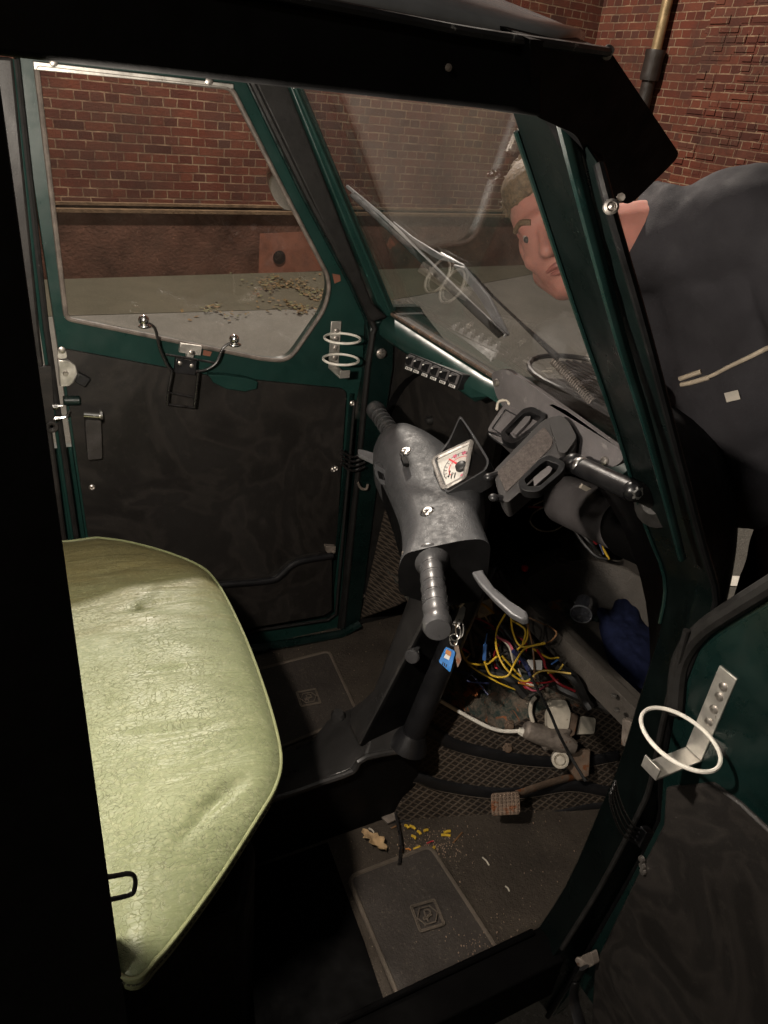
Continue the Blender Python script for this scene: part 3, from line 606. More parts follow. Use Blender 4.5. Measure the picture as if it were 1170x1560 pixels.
# ---- nose of the van ahead of the glass
m = M(); rows = []
for i in range(25):
    t = i / 24; x = .72 + .58 * t; hw = .455 - .315 * t; zt = .775 - .03 * t - .35 * max(0, t - .55) ** 2 * 4
    row = []
    for j in range(33):
        a = math.pi * j / 32; c = math.cos(a); s = math.sin(a)
        row.append(V((x, .93 + hw * (abs(c) ** .7) * (1 if c > 0 else -1), .05 + (zt - .05) * (s ** .45))))
    rows.append(row)
rows.append([V((1.34, .93 + (p.y - .93) * .8, p.z * .7)) for p in rows[-1]]); m.grid(rows); nose = m.build('nose_panel', MT['black_trim'], car, angle=180)
m = M(); c = U((905, 570), PZ(.795))
def nz(x, y): return V((c.x + x, c.y + y, .792 - .02 * (x * x + y * y) * 8))
for k in range(9): m.tube([nz(-.05 + .014 * k, -.09), nz(-.05 + .014 * k, 0), nz(-.05 + .014 * k, .085 - .008 * (k - 4) ** 2 * .4)], .003, 6, 3)
m.tube([nz(.1 * math.cos(t) - .01, .12 * math.sin(t)) for t in [2 * math.pi * k / 24 for k in range(24)]], .005, 8, closed=True); m.build('nose_vent', MT['black_plastic'], nose)
# ---- dashboard: green lip, vinyl fascia, switches
dl = M(); prof = [(.0, .0), (.012, .008), (.030, .010), (.046, .004), (.046, -.02), (.012, -.034), (.004, -.036), (-.004, -.028), (-.006, -.012)]
dl.loft([[V((.690 + a, y, .800 + max(b, -.012))) for a, b in prof] for y in (.62, .75, .93)] + [[V((.688 + a, y, .798 + b)) for a, b in prof] for y in (.97, 1.1, 1.325)]); dash = dl.build('dashboard_lip', MT['green'], car, bevel=.004, seg=3)
m = M(); m.prism([V((.735, y, z)) for y, z in ((.95, .80), (1.335, .80), (1.335, .40), (.95, .40))], (.015, 0, 0)); m.tube([V((.733, 1.13, .47 + .03 * k)) for k in range(3)], .001, 4); fas = m.build('fascia_panel', MT['vinyl'], car)
m = M(); q = U((657, 640), PX(.735)); m.lathe(q, (-1, 0, 0), [(0, .009), (.006, .009), (.012, .006), (.013, 0)], 14); m.build('fascia_stud', MT['black_rubber'], fas)
m = M(); m.tube([U(p, PX(.734)) for p in ((591, 565), (585, 640), (578, 735))], (.005, .003), 6, flat=(1, 0, 0)); m.build('fascia_edge', MT['brown_metal'], fas)
SWP = PL((-1, .04, .12), U((660, 566), PX(.675)))
sc4 = US([(623, 537), (705, 571), (697, 594), (614, 561)], SWP)
m = M(); m.prism(rnd(sc4, .003, 2), -SWP[0] * .03); sp = m.build('switch_panel', MT['black_plastic'], car, bevel=.002)
def bil(q, a, b): return q[0].lerp(q[1], a).lerp(q[3].lerp(q[2], a), b)
for k in range(6):
    a0 = .03 + k * .162; off = SWP[0] * .001
    m = M(); m.prism(rnd([bil(sc4, a0, .08) + off, bil(sc4, a0 + .135, .08) + off, bil(sc4, a0 + .135, .72) + off, bil(sc4, a0, .72) + off], .002, 2), SWP[0] * .002)
    sw = m
    i0 = [bil(sc4, a0 + .028, .15), bil(sc4, a0 + .107, .15), bil(sc4, a0 + .107, .66), bil(sc4, a0 + .028, .66)]
    sw.mi = 1; sw.loft([[p + SWP[0] * .003 for p in i0], [p + SWP[0] * d for p, d in zip(i0, (.011, .011, .005, .005))]])
    sw.mi = 2; sw.prism([p + SWP[0] * .0125 for p in (i0[0].lerp(i0[3], .18).lerp(i0[1], .4), i0[0].lerp(i0[3], .18).lerp(i0[1], .6), i0[0].lerp(i0[3], .5).lerp(i0[1], .6), i0[0].lerp(i0[3], .5).lerp(i0[1], .4))], -SWP[0] * .004)
    wl = .10 if k else .13
    sw.prism([bil(sc4, a0 + .02, .80) + off, bil(sc4, a0 + .02 + wl, .80) + off, bil(sc4, a0 + .02 + wl, .97) + off, bil(sc4, a0 + .02, .97) + off], SWP[0] * .0006)
    sw.mi = 0
    for h in (.25, .5, .75): q = bil(sc4, a0 + .02 + wl * h, .885) + SWP[0] * .0019; sw.box(q, (.0007, .0010, .0018), (SWP[0], V((0, 1, 0)), V((0, 0, 1))))
    sw.build('rocker_switch', [MT['grey_plastic'], MT['black_plastic'], MT['white_plastic']], sp, bevel=.0006)
# ---- grey vent plate under the screen, with demister vent and console box
VP = PX(.668)
vpl = rnd(US([(747, 568), (770, 561), (800, 580), (943, 682), (951, 700), (934, 713), (900, 706), (862, 690), (830, 690), (800, 700), (770, 625), (756, 606)], VP), [.012, .012, 0, .014, .014, .012, .01, .02, .02, .02, .015, .015], 5)
m = M(); m.prism(vpl, (.008, 0, 0)); vp = m.build('vent_plate', MT['grey_plastic'], car, bevel=.002)
for p in ((757, 583), (922, 702)):
    m = M(); m.lathe(U(p, PX(.667)), (-1, 0, 0), [(0, .006), (.003, .0055), (.004, .003)], 14); m.build('plate_screw', MT['screw'], vp)
VB = PL((-.78, .05, .62), U((790, 640), PX(.660))); vbn = VB[0]
m = M(); m.prism(rnd(US([(742, 655), (750, 642), (765, 620), (782, 604), (815, 592), (846, 616), (852, 640), (800, 690), (776, 682), (752, 668)], VB), .008, 4), -vbn * .05); vb = m.build('console_box', MT['grey_plastic'], car, bevel=.004, seg=3)
m = M(); m.prism(US([(796, 621), (816, 603), (842, 622), (826, 636), (812, 628)], PL(vbn, VB[1] + vbn * .0015)), -vbn * .004)
m.mi = 1
for k in range(9):
    a = U((811 + 3.2 * k, 606 + 2.1 * k), PL(vbn, VB[1] + vbn * .004)); b = U((804 + 3.2 * k, 622 + 1.6 * k), PL(vbn, VB[1] + vbn * .004)); m.tube([a, (a + b) / 2 + vbn * .002, b], .0014, 5, 3)
m.build('demister_grille', [MT['black_trim'], MT['casing']], vb)
m = M(); e = PL(vbn, VB[1] + vbn * .001); m.tube(US([(750, 652), (770, 624), (788, 634), (764, 662)], e), .0012, 5, closed=True); m.tube(US([(744, 658), (752, 668), (774, 680), (786, 673), (778, 668), (764, 664)], e), .0022, 6, 2, closed=True); m.build('console_seam', MT['black_plastic'], vb)
m = M(); m.tube(US([(757, 624), (760, 612), (772, 610), (776, 616)], PL(vbn, VB[1] + vbn * .002)), .0022, 6, 4); m.build('pale_wire', MT['w_white'], vb)
# ---- clamp phone mount on its articulated arm: a thing of its own
PH = PL((-.50, -.30, .80), AT((800, 690), (U((800, 690), PX(.60)) - CAM).length)); phn = PH[0]
def PHd(d): return PL(phn, PH[1] + phn * d)
MT['mount_black'] = simple('mount_black', (.0045, .0045, .005), .38, var=.3, bump=.1, spec=.3)
mount = thing('phone_mount', 'chunky grey and black clamp phone holder on a jointed black arm above the tray', 'phone holder', PH[1])
m = M(); face = rnd(US([(751, 718), (826, 641), (846, 632), (866, 642), (880, 668), (872, 690), (852, 697), (771, 768), (760, 752)], PH), .008, 4); m.prism(face, -phn * .040); m.prism(rnd(US([(836, 642), (851, 631), (866, 641), (879, 666), (862, 690), (852, 690)], PHd(.009)), .006, 4), -phn * .045); bd = m.build('holder_body', simple('holder_grey', (.030, .0285, .0285), .55, spec=.2, var=.2, scale=40, bump=.1, bscale=400), mount, bevel=.005, seg=4); bd['label'] = 'grey padded holder plate'
m = M(); m.prism(rnd(US([(757, 719), (829, 649), (843, 670), (840, 681), (771, 750)], PHd(.0015)), .004, 3), -phn * .003); m.build('foam_pad', simple('foam_pad', (.062, .053, .049), .95, var=.4, scale=220, bump=.7, bscale=700, spec=.1), mount, bevel=.0008)
def clamp(c, ins, depth, nm, base=None):
    PHd = base or globals()['PHd']; m = M(); q = US(c, PHd(depth)); inner = inset(q, .009)
    m.prism(rnd(q, .007, 4), -phn * .016, [rnd(inner, .003, 3)]); o = m.build(nm, MT['mount_black'], mount, bevel=.002, seg=3)
    m = M(); m.prism(rnd(US(ins, PHd(depth - .006)), .002, 3), -phn * .006); m.build('clamp_grip_pad', MT['grey_plastic'], o, bevel=.001)
clamp([(761, 660), (797, 622), (812, 619), (834, 632), (812, 656), (782, 676), (768, 672)], [(780, 657), (800, 634), (809, 634), (806, 641), (785, 663)], .014, 'clamp_jaw', lambda d: PL(vbn, VB[1] + vbn * d))
clamp([(788, 734), (822, 698), (836, 692), (862, 704), (858, 718), (820, 750), (796, 748)], [(812, 728), (836, 709), (842, 713), (838, 720), (814, 741)], .03, 'clamp_jaw')
m = M()
for a, b in (((745, 727), (760, 722)), ((752, 758), (768, 760))):
    p, q = U(a, PHd(.004)), U(b, PHd(-.006)); m.tube([p, q, q + (q - p) * .8], .005, 8); m.ball(p, (.007, .007, .005), seg=10)
m.build('side_claw', MT['black_plastic'], mount)
AR = PL((-.4, -.5, .77), PH[1] - phn * .02)
m = M(); a, b = U((874, 706), PX(.632)), U((964, 748), PX(.618)); m.tube([a, a.lerp(b, .25), a.lerp(b, .8), b], (.0135, .0105), 14, 3, flat=phn); m.ball(a, .0135, seg=16); m.ball(b, .012, seg=16); m.tube([a, a - phn * .02 + V((.0, .02, .0))], .012, 12); arm = m.build('arm', MT['mount_black'], mount)
m = M(); ds = (b - a); off = -ray((905, 712)).normalized() * .0152; sd = ds.cross(off).normalized() * .0042; i0, i1 = a + ds * .28 + off, a + ds * .76 + off; m.prism(rnd([i0 + sd, i1 + sd, i1 - sd, i0 - sd], .002, 3), -off * .3); m.build('silver_inlay', simple('silver_inlay', (.42, .44, .5), .35, .5, var=.15, bump=.05), arm, bevel=.0006)
m = M(); d = (b - a).normalized(); m.lathe(a.lerp(b, .13), d, [(-.002, .0115), (0, .0128), (.003, .0128), (.005, .0115)], 18); m.build('silver_collar', MT['steel'], arm); m = M(); m.lathe(b + d * .004, d, [(-.002, .006), (0, .0085), (.005, .0085), (.007, .006)], 6); m.build('silver_collar', MT['steel'], arm)
m = M(); m.tube([b, b + V((.03, .002, -.012)), b + V((.06, .004, -.03))], .012, 12, 3); m.lathe(b + V((.05, .003, -.025)), (-1, -.2, .3), [(-.01, .03), (0, .03), (.012, .014)], 20); m.build('suction_foot', MT['black_rubber'], arm)
# ---- duct behind it
DU = PY(.80); a = U((862, 762), PY(.93)); b = U((952, 800), PY(.74))
m = M(); m.lathe(a, b - a, [(0, .046), ((b - a).length, .046), ((b - a).length, .043), (.02, .042), (.019, 0)], 32); du = m.build('demister_duct', MT['grey_plastic'], car, angle=50)
m = M(); m.lathe(b, b - a, [(-.003, .0435), (.02, .050), (.09, .048), (.10, .02)], 32); m.build('duct_hose', MT['void'], du)
m = M(); m.prism(US([(888, 738), (936, 762), (940, 768), (930, 768), (884, 744)], PY(.84)), (0, .004, 0)); m.build('duct_label', MT['reservoir'], du)
# ---- tray shelf
TZ = .36
def tz(p, z=TZ): return U(p, PZ(z))
hole_w = [(.876, .59), (.876, .965), (.99, 1.0), (1.07, .99), (1.13, .935), (1.14, .76), (1.0, .655)]
bot_w = [(.885, .59), (.893, .935), (.99, .955), (1.025, .945), (1.075, .90), (1.085, .755), (.99, .68)]
out_w = [(.846, .55), (.846, 1.29), (1.0, 1.24), (1.16, 1.15), (1.16, .735), (1.0, .63)]
m = M(); m.prism([V((x, y, TZ)) for x, y in out_w], (0, 0, -.012), [[V((x, y, TZ)) for x, y in hole_w]])
m.prism([V((.838, .55, TZ + .004)), V((.838, 1.24, TZ + .004)), V((.858, 1.24, TZ + .004)), V((.858, .55, TZ + .004))], (0, 0, -.05))
top = rnd([V((x, y, TZ - .002)) for x, y in hole_w], .03, 4); bt = rnd([V((x, y, TZ - .075)) for x, y in bot_w], .03, 4)
m.loft([top, bt], cap=False); m.prism(bt, (0, 0, -.004)); tray = m.build('dash_tray', MT['dusty_black'], car, bevel=.004, seg=3)
TFZ = TZ - .075
m = M(); q = tz((798, 871)); m.lathe(q, (0, 0, 1), [(0, .012), (.004, .012), (.005, .009)], 18); m.mi = 1; m.lathe(q + V((0, 0, .003)), (0, 0, 1), [(0, .0075), (.009, .0075), (.011, .006), (.0115, 0)], 16); m.build('push_button', [MT['black_plastic'], MT['red_btn']], tray)
m = M(); q = tz((856, 856)); m.tube([q + V((.013 * math.cos(t), .013 * math.sin(t), .001)) for t in [2 * math.pi * k / 20 for k in range(20)]], .002, 6, closed=True); m.lathe(q, (0, 0, 1), [(-.001, .010), (.001, .010)], 14); m.build('moulded_boss', MT['dusty_black'], tray)
m = M(); q = tz((932, 845)); m.lathe(q, (0, 0, 1), [(-.001, .026), (.0015, .026)], 24); m.mi = 1; m.tube([q + V((.027 * math.cos(t), .027 * math.sin(t), .001)) for t in [2 * math.pi * k / 24 for k in range(24)]], .0018, 6, closed=True); m.build('cable_hole', [MT['black_trim'], MT['dusty_black']], tray)
m = M(); q = US([(765, 800), (815, 783), (855, 832), (800, 850)], PZ(TZ + .002)); m.prism(q, (0, 0, .004)); m.mi = 1
for k in range(5): a, b = q[0].lerp(q[3], .15 + .17 * k), q[1].lerp(q[2], .15 + .17 * k); m.tube([a.lerp(b, .1) + V((0, 0, .005)), a.lerp(b, .9) + V((0, 0, .005))], .002, 6)
m.build('floor_vent', [MT['black_trim'], MT['black_plastic']], tray)
for p in ((940, 1082), (935, 1060)):
    m = M(); m.lathe(U(p, PZ(TZ + .005)), (0, 0, 1), [(0, .005), (.002, .005), (.003, .003)], 12); m.build('tray_screw', MT['screw'], tray)
m = M(); m.prism(US([(948, 1095), (962, 1100), (958, 1140), (946, 1135)], PX(.80)), (.01, 0, 0)); m.build('tray_bracket', MT['dull_metal'], tray, bevel=.001)
# ---- handlebar with its cover, grips, levers and speedometer
HO = V((.51, .887, .648)); hu = V((.314, .949, 0)).normalized(); hv = V((.949, -.314, 0)).normalized()
def HB(s, v, z): return HO + hu * s + hv * v + V((0, 0, z))
prof = {-.162: [(-.010, -.062), (-.016, -.02), (-.010, .006), (.03, .018), (.068, .028), (.095, .031), (.110, .022), (.114, -.02), (.110, -.075), (.05, -.085)],
        -.10: [(.006, -.075), (.0, -.02), (.012, .012), (.04, .024), (.07, .034), (.095, .038), (.112, .026), (.122, -.02), (.12, -.085), (.06, -.10)],
        -.05: [(.016, -.09), (.006, -.02), (.016, .014), (.045, .026), (.075, .036), (.105, .040), (.126, .028), (.137, -.015), (.135, -.085), (.075, -.11)],
        .0: [(.018, -.10), (.006, -.02), (.014, .016), (.045, .032), (.08, .040), (.115, .040), (.140, .024), (.148, -.015), (.145, -.085), (.08, -.12)],
        .06: [(.014, -.09), (.002, -.02), (.008, .020), (.038, .040), (.075, .048), (.112, .044), (.138, .024), (.146, -.015), (.142, -.085), (.08, -.11)],
        .11: [(.006, -.075), (-.006, -.015), (.002, .026), (.032, .050), (.066, .056), (.096, .050), (.118, .026), (.126, -.02), (.122, -.08), (.06, -.10)],
        .155: [(-.004, -.06), (-.012, -.012), (-.002, .030), (.024, .052), (.052, .057), (.076, .050), (.094, .028), (.100, -.015), (.095, -.07), (.05, -.085)],
        .195: [(-.002, -.05), (-.008, -.006), (.002, .026), (.022, .044), (.044, .048), (.062, .042), (.076, .024), (.08, -.012), (.076, -.055), (.04, -.065)]}
m = M(); secs = []
for s in sorted(prof):
    secs.append([HB(s, v, z) for v, z in prof[s]])
def dense(secs, n):
    out = []
    for i in range(len(secs[0])): out.append(spline([q[i] for q in secs], n))
    return [list(x) for x in zip(*out)]
def dense_loop(q, n): return spline(q, n, True)
secs = [rnd(q, .010, 3) for q in dense(secs, 4)]
m.loft(secs)
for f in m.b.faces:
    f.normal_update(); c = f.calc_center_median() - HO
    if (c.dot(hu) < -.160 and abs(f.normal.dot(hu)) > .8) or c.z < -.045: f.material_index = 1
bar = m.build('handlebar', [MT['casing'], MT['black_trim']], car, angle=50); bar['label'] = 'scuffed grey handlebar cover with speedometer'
def grip(s0, s1, sgn):
    L = abs(s1 - s0); ax = hu * sgn - hv * .14; o = HB(s0, .030, -.008 if sgn < 0 else .018)
    pr = [(0, .036), (.004, .036), (.012, .028), (.022, .0215)]
    n = 5; step = (L - .05) / n
    for k in range(n):
        h = .024 + k * step
        pr += [(h, .0218), (h + .0004, .0190), (h + .0026, .0190), (h + .0030, .0226), (h + .0044, .0228), (h + .0056, .0219), (h + step - .0005, .0218)]
    pr += [(L - .024, .0222), (L - .018, .0245), (L - .006, .0245), (L - .001, .021), (L, 0)]
    pr = [(h, r * .74) for h, r in pr]; m = M(); m.lathe(o, ax + V((0, 0, .03 if sgn < 0 else -.01)), pr, 30); return m.build('grip', MT['grip'], bar, angle=38)
grip(-.155, -.318, -1); grip(.192, .335, 1)
MT['lever'] = simple('lever_alloy', (.13, .13, .135), .42, .35, var=.2, scale=50, bump=.05)
m = M(); pl = PL((-.35, -.25, .9), HB(-.16, .105, -.02))
ol = US([(722, 842), (730, 840), (737, 872), (752, 893), (780, 917), (803, 932), (805, 941), (795, 944), (776, 934), (752, 912), (728, 886), (712, 862)], pl); m.prism(ol, V((.006, 0, -.012))); m.build('brake_lever', MT['lever'], bar, bevel=.003, seg=3)
m = M(); pl = PL((-.35, -.25, .9), HB(.16, .0, -.03)); m.prism(US([(545, 683), (572, 690), (590, 704), (586, 712), (565, 700), (546, 691)], pl), V((.0, 0, -.008))); m.build('clutch_lever', MT['lever'], bar, bevel=.002)
m = M(); pl = PL((-.9, -.2, .3), HB(.10, -.012, -.02)); m.prism(US([(570, 705), (586, 716), (592, 740), (580, 738), (571, 724)], pl), hv * .02); m.mi = 1; m.prism(US([(574, 717), (582, 722), (585, 732), (577, 729)], PL(pl[0], pl[1] + pl[0] * .002)), hv * .004); m.build('indicator_switch', [MT['casing'], MT['black_trim']], bar, bevel=.001)
m = M(); pl = PL((-.9, -.3, .3), HB(-.13, -.017, -.03)); m.prism(US([(612, 840), (618, 838), (618, 862), (612, 862)], pl), hv * .01); m.build('cover_clip', MT['dull_metal'], bar, bevel=.001)
m = M(); m.prism(US([(611, 863), (619, 864), (619, 882), (611, 880)], pl), hv * .01); m.build('yellow_rocker', MT['yellow_tab'], bar, bevel=.0015)
for p, s in (((619, 688), .09), ((652, 780), -.05)):
    c = U(p, PL((-.35, -.15, .92), HB(s, .04, .030 if s < 0 else .044))); nn = V((-.35, -.05, .93))
    m = M(); m.tube([c + V((.010 * math.cos(t), .010 * math.sin(t), .0035 * math.cos(t))) for t in [2 * math.pi * k / 20 for k in range(20)]], .0016, 6, closed=True); m.mi = 1; m.lathe(c, nn, [(-.004, .0085), (.002, .0085), (.004, .0065), (.0045, 0)], 14); m.mi = 0; m.box(c + nn.normalized() * .0048, (.006, .0009, .0006)); m.build('cover_screw', [MT['black_plastic'], MT['screw']], bar)
m = M(); c = U((617, 703), PL((-.35, -.15, .92), HB(.07, .03, .046))); m.box(c, (.005, .013, .003), (hv, hu, V((0, 0, 1)))); m.build('slot_plate', MT['black_trim'], bar, bevel=.001)
# speedometer in its hooded binnacle
GP = PL((-.62, -.02, .78), HB(.0, .075, .046)); gn = GP[0]
def gd(d): return PL(gn, GP[1] + gn * d)
fc = rnd(US([(660, 701), (720, 673), (709, 728), (677, 746)], GP), [.012, .004, .006, .008], 5)
m = M(); m.prism(fc, -gn * .004); m.mi = 3
c = U((703, 711), gd(.001)); ex = (U((720, 673), GP) - U((660, 701), GP)).normalized(); ey = gn.cross(ex)
def arc(r, a0, a1, n=14): return [c + ex * r * math.cos(math.radians(a0 + (a1 - a0) * k / n)) + ey * r * math.sin(math.radians(a0 + (a1 - a0) * k / n)) for k in range(n + 1)]
for r, mi, wd in ((.030, 3, .0004), (.021, 1, .0006)): m.mi = mi; m.tube(arc(r, 55, 200), (wd, .0004), 4, flat=gn)
m.mi = 3
for a in range(60, 200, 15):
    d = ex * math.cos(math.radians(a)) + ey * math.sin(math.radians(a)); m.tube([c + d * .0245, c + d * .029], .0005, 4)
for p, r in (((707, 690), .0042), ((693, 695), .0038), ((694, 738 - 2), .003), ((704, 730 - 6), .003)):
    m.mi = 2; q = U(p, gd(.0008))
    for k in range(3): d = (ex * math.cos(k * 1.05) + ey * math.sin(k * 1.05)) * r; m.tube([q - d, q + d], .0009, 4)
m.mi = 3
for x0, y0, seq in ((683, 727, [(0, 0), (3, -10)]), (687, 729, [(0, 0), (2, -9), (5, -8)]), (692, 728, [(0, 0), (2, -8)])):
    m.tube([U((x0 + a, y0 + b), gd(.0008)) for a, b in seq], .0008, 4)
m.lathe(c, gn, [(-.001, .010), (.004, .009), (.006, .006), (.0062, 0)], 18)
m.mi = 1; q = U((684, 699), gd(.006)); e2 = c + (c - q) * .35 + gn * .002; m.tube([q, e2], lambda t: (.0012 + .0016 * t, .0008), 6, flat=gn)
m.build('speedometer', [MT['dial'], MT['dial_red'], MT['dial_pink'], MT['ink']], bar, bevel=0)
m = M(); m.tube([p + gn * .002 for p in fc], (.0042, .0035), 8, closed=True); m.build('dial_bezel', MT['chrome'] if False else simple('satin_bezel', (.33, .31, .29), .3, .4, var=.2), bar)
m = M()
bot = US([(655, 706), (684, 669), (712, 652), (741, 704), (737, 716), (682, 757), (664, 748)], gd(-.012)); 
topq = US([(661, 702), (684, 671), (702, 632), (722, 662), (746, 703), (740, 716), (690, 756)], gd(.03)); 
hood_o = [U(p, gd(d)) for p, d in (((661, 700), .004), ((684, 670), .008), ((701, 632), .050), ((722, 662), .032), ((746, 702), .014), ((741, 716), .010), ((680, 752), .004))]
hood_b = [U(p, gd(-.010)) - gn * .03 for p in ((657, 700), (684, 668), (712, 655), (724, 664), (746, 705), (740, 722), (678, 756))]
cc = sum(hood_o, V()) / 7
hood_o = rnd(hood_o, [.006, .012, .006, .012, .012, .012, .006], 3); hood_b = rnd(hood_b, [.006, .012, .006, .012, .012, .012, .006], 3); cc = sum(hood_o, V()) / len(hood_o)
hood_i = [p + (c - p).normalized() * .004 for p in hood_o]; hood_ib = [p + gn * .004 for p in fc[::max(1, len(fc) // 7)][:7]]
fq = US([(660, 701), (688, 686), (719, 672), (722, 674), (722, 690), (712, 727), (677, 746)], gd(.001)); fq = rnd(fq, .003, 3)
m.loft([hood_b, hood_o, hood_i], cap=False); m.mi = 1; m.loft([hood_i, fq], cap=False); m.build('dial_hood', [MT['casing'], MT['black_trim']], bar, angle=30)
# ---- ignition lock on the column, keys hang from it
m = M(); ip = PL((-.55, -.6, .58), U((706, 918), PY(.80))); ic = U((706, 915), ip); ax = V((-.25, -.75, .60)).normalized(); m.lathe(ic - ax * .03, ax, [(0, .02), (.018, .021), (.020, .017), (.034, .017), (.036, .012), (.0365, 0)], 24); ign = m.build('ignition_lock', MT['black_plastic'], car)
kp = PL((-.5, -.62, .6), ic + ax * .010)
keys = thing('key_ring', 'bunch of steel keys with a blue fob hanging from the ignition lock', 'keys', ic)
m = M(); m.prism(rnd(US([(702, 920), (710, 926), (706, 944), (696, 958), (690, 950), (697, 936)], kp), .003, 3), -kp[0] * .003); m.tube(US([(700, 925), (706, 918)], kp), .003, 6); m.build('key', MT['steel'], keys, bevel=.0006)
for ctr, rx, ry in (((693, 963), 9, 13), ((691, 975), 6, 9), ((700, 958), 6, 14)):
    m = M(); m.tube([U((ctr[0] + rx * math.cos(t), ctr[1] + ry * math.sin(t)), kp) + kp[0] * .003 * math.sin(2 * t) for t in [2 * math.pi * k / 28 for k in range(28)]], .0013, 6, closed=True); m.build('split_ring', MT['steel'], keys)
m = M(); m.prism(rnd(US([(691, 978), (698, 982), (703, 1005), (697, 1018), (694, 1002)], kp), .002, 3), -kp[0] * .002); m.build('key', MT['brown_metal'], keys, bevel=.0005)
kq = PL(kp[0], kp[1] + kp[0] * .006)
fo = rnd(US([(679, 985), (694, 992), (686, 1025), (668, 1008)], kq), .003, 3)
m = M(); m.prism(fo, -kq[0] * .004); m.mi = 1; m.prism(US([(680, 989), (688, 993), (686, 1000), (678, 995)], PL(kq[0], kq[1] + kq[0] * .0004)), -kq[0] * .001); m.mi = 2; m.prism(US([(679, 996), (686, 1000), (684, 1006), (676, 1002)], PL(kq[0], kq[1] + kq[0] * .0004)), -kq[0] * .001)
m.mi = 3
for k in range(3): m.tube(US([(675 + 2.6 * k, 1008 + 2 * k), (674 + 2.6 * k, 1013 + 2 * k)], PL(kq[0], kq[1] + kq[0] * .0006)), .0009, 4)
m.build('key_fob', [MT['tag_blue'], MT['w_orange'], MT['white_plastic'], MT['ink']], keys, bevel=.0006)
# ---- loose wiring
WP = PL((-.4, -.6, .69), V((.735, .785, .35)))
def wire(col, pts, d=0, r=.0017, dd=None, name='wire', parent=None):
    q = []
    for i, p in enumerate(pts):
        k = d + (dd[i] if dd else .012 * math.sin(i * 1.9 + d * 90)); q.append(U(p, PL(WP[0], WP[1] + WP[0] * k)))
    m = M(); m.tube(q, r, 7, 8); o = m.build(name, MT['w_' + col], parent or loom); return o
m = M(); lp = [((700, 930), .0), ((730, 960), -.03), ((760, 985), -.05), ((800, 1010), -.05), ((840, 1040), -.06), ((880, 1060), -.05), ((930, 1080), -.05)]
m.tube([U(p, PL(WP[0], WP[1] + WP[0] * d)) for p, d in lp], .011, 10, 6); loom = m.build('wiring_loom', MT['w_tape'], car); loom['label'] = 'tangle of coloured wires hanging below the tray'
wire('yellow', [(770, 935), (757, 960), (757, 990), (772, 1020), (800, 1038), (825, 1022), (870, 1026)], .03, .0018)
wire('yellow', [(778, 938), (782, 965), (795, 985), (830, 979)], .02)
wire('yellow', [(700, 985), (712, 1008), (740, 1012), (757, 1000)], .01, .002)
wire('yellow', [(738, 1008), (748, 1028), (772, 1030), (784, 1010), (800, 988), (831, 980)], .035, .0018)
wire('yellow', [(765, 1000), (785, 1022), (793, 1030)], .03); wire('orange', [(790, 1040), (810, 1045), (820, 1042)], .03)
wire('yellow', [(805, 950), (802, 975), (788, 990)], .015); wire('yellow', [(812, 988), (835, 1002), (851, 1002)], .015); wire('yellow', [(835, 1025), (850, 1022), (858, 1012)], .02)
wire('red', [(818, 990), (828, 1005), (832, 1018), (850, 1040), (876, 1053)], .02, .0022); wire('red', [(795, 1040), (830, 1040), (850, 1035)], .01); wire('pink', [(757, 970), (775, 980), (782, 992)], .02, .0024)
wire('navyw', [(782, 992), (798, 1008), (806, 1022)], .022, .0045, name='cable_splice'); wire('navyw', [(790, 1000), (802, 1015), (808, 1030)], .02, .003); wire('blue', [(739, 982), (738, 1005)], .03, .0036, name='crimp_connector'); wire('blue', [(742, 965), (739, 982)], .03, .0012)
wire('white', [(757, 968), (775, 985), (782, 1010)], .01); wire('brown', [(803, 948), (812, 990), (815, 1040)], .025); wire('white', [(713, 925), (735, 935), (745, 948)], .0, .0015); wire('red', [(716, 940), (735, 945), (752, 955)], .0)
wire('yellow', [(722, 915), (738, 922), (752, 934)], .0, .0024); wire('black', [(808, 1030), (835, 1080), (850, 1115), (868, 1150), (892, 1190)], .055, .0026, name='black_cable'); wire('black', [(740, 930), (770, 960), (800, 1000), (850, 1020), (890, 1050)], -.02, .005)
wire('black', [(695, 985), (730, 1020), (770, 1030), (800, 1060)], -.03, .009, name='loom_sleeve'); wire('black', [(850, 1015), (875, 1035), (890, 1065), (900, 1080)], .0, .009, name='loom_sleeve'); wire('brown', [(740, 895), (745, 925), (748, 960)], -.02); wire('blue', [(840, 1012), (850, 1005)], .0); wire('black', [(720, 880), (715, 920), (716, 960), (722, 1000)], -.02, .006)
wire('black', [(760, 870), (775, 910), (770, 950)], -.03, .005); wire('pink', [(792, 1036), (812, 1052), (835, 1044)], .01); wire('yellow', [(780, 945), (800, 960), (795, 985)], .0); wire('white', [(790, 1020), (800, 1040), (820, 1045)], .03)
m = M(); m.prism(rnd(US([(803, 1005), (826, 1006), (826, 1021), (806, 1020)], PL(WP[0], WP[1] + WP[0] * .012)), .002, 3), -WP[0] * .012); m.build('wire_connector', MT['white_plastic'], loom, bevel=.001)
m = M(); m.prism(US([(725, 918), (750, 910), (752, 934), (728, 942)], PL(WP[0], WP[1] - WP[0] * .01)), -WP[0] * .02); m.build('fuse_holder', MT['reservoir'], loom, bevel=.002)
rw = random.Random(5)
for k in range(15):
    a = (rw.uniform(700, 815), rw.uniform(905, 1010)); pts = [a]
    for _ in range(3): a = (a[0] + rw.uniform(-25, 45), a[1] + rw.uniform(5, 32)); pts.append(a)
    wire(rw.choice(['black', 'black', 'brown', 'tape', 'black', 'red', 'navyw', 'yellow', 'white', 'brown']), pts, rw.uniform(-.05, .0), rw.uniform(.0011, .0024))
TW = PL((-.3, -.45, .84), U((850, 780), PZ(TZ + .10)))
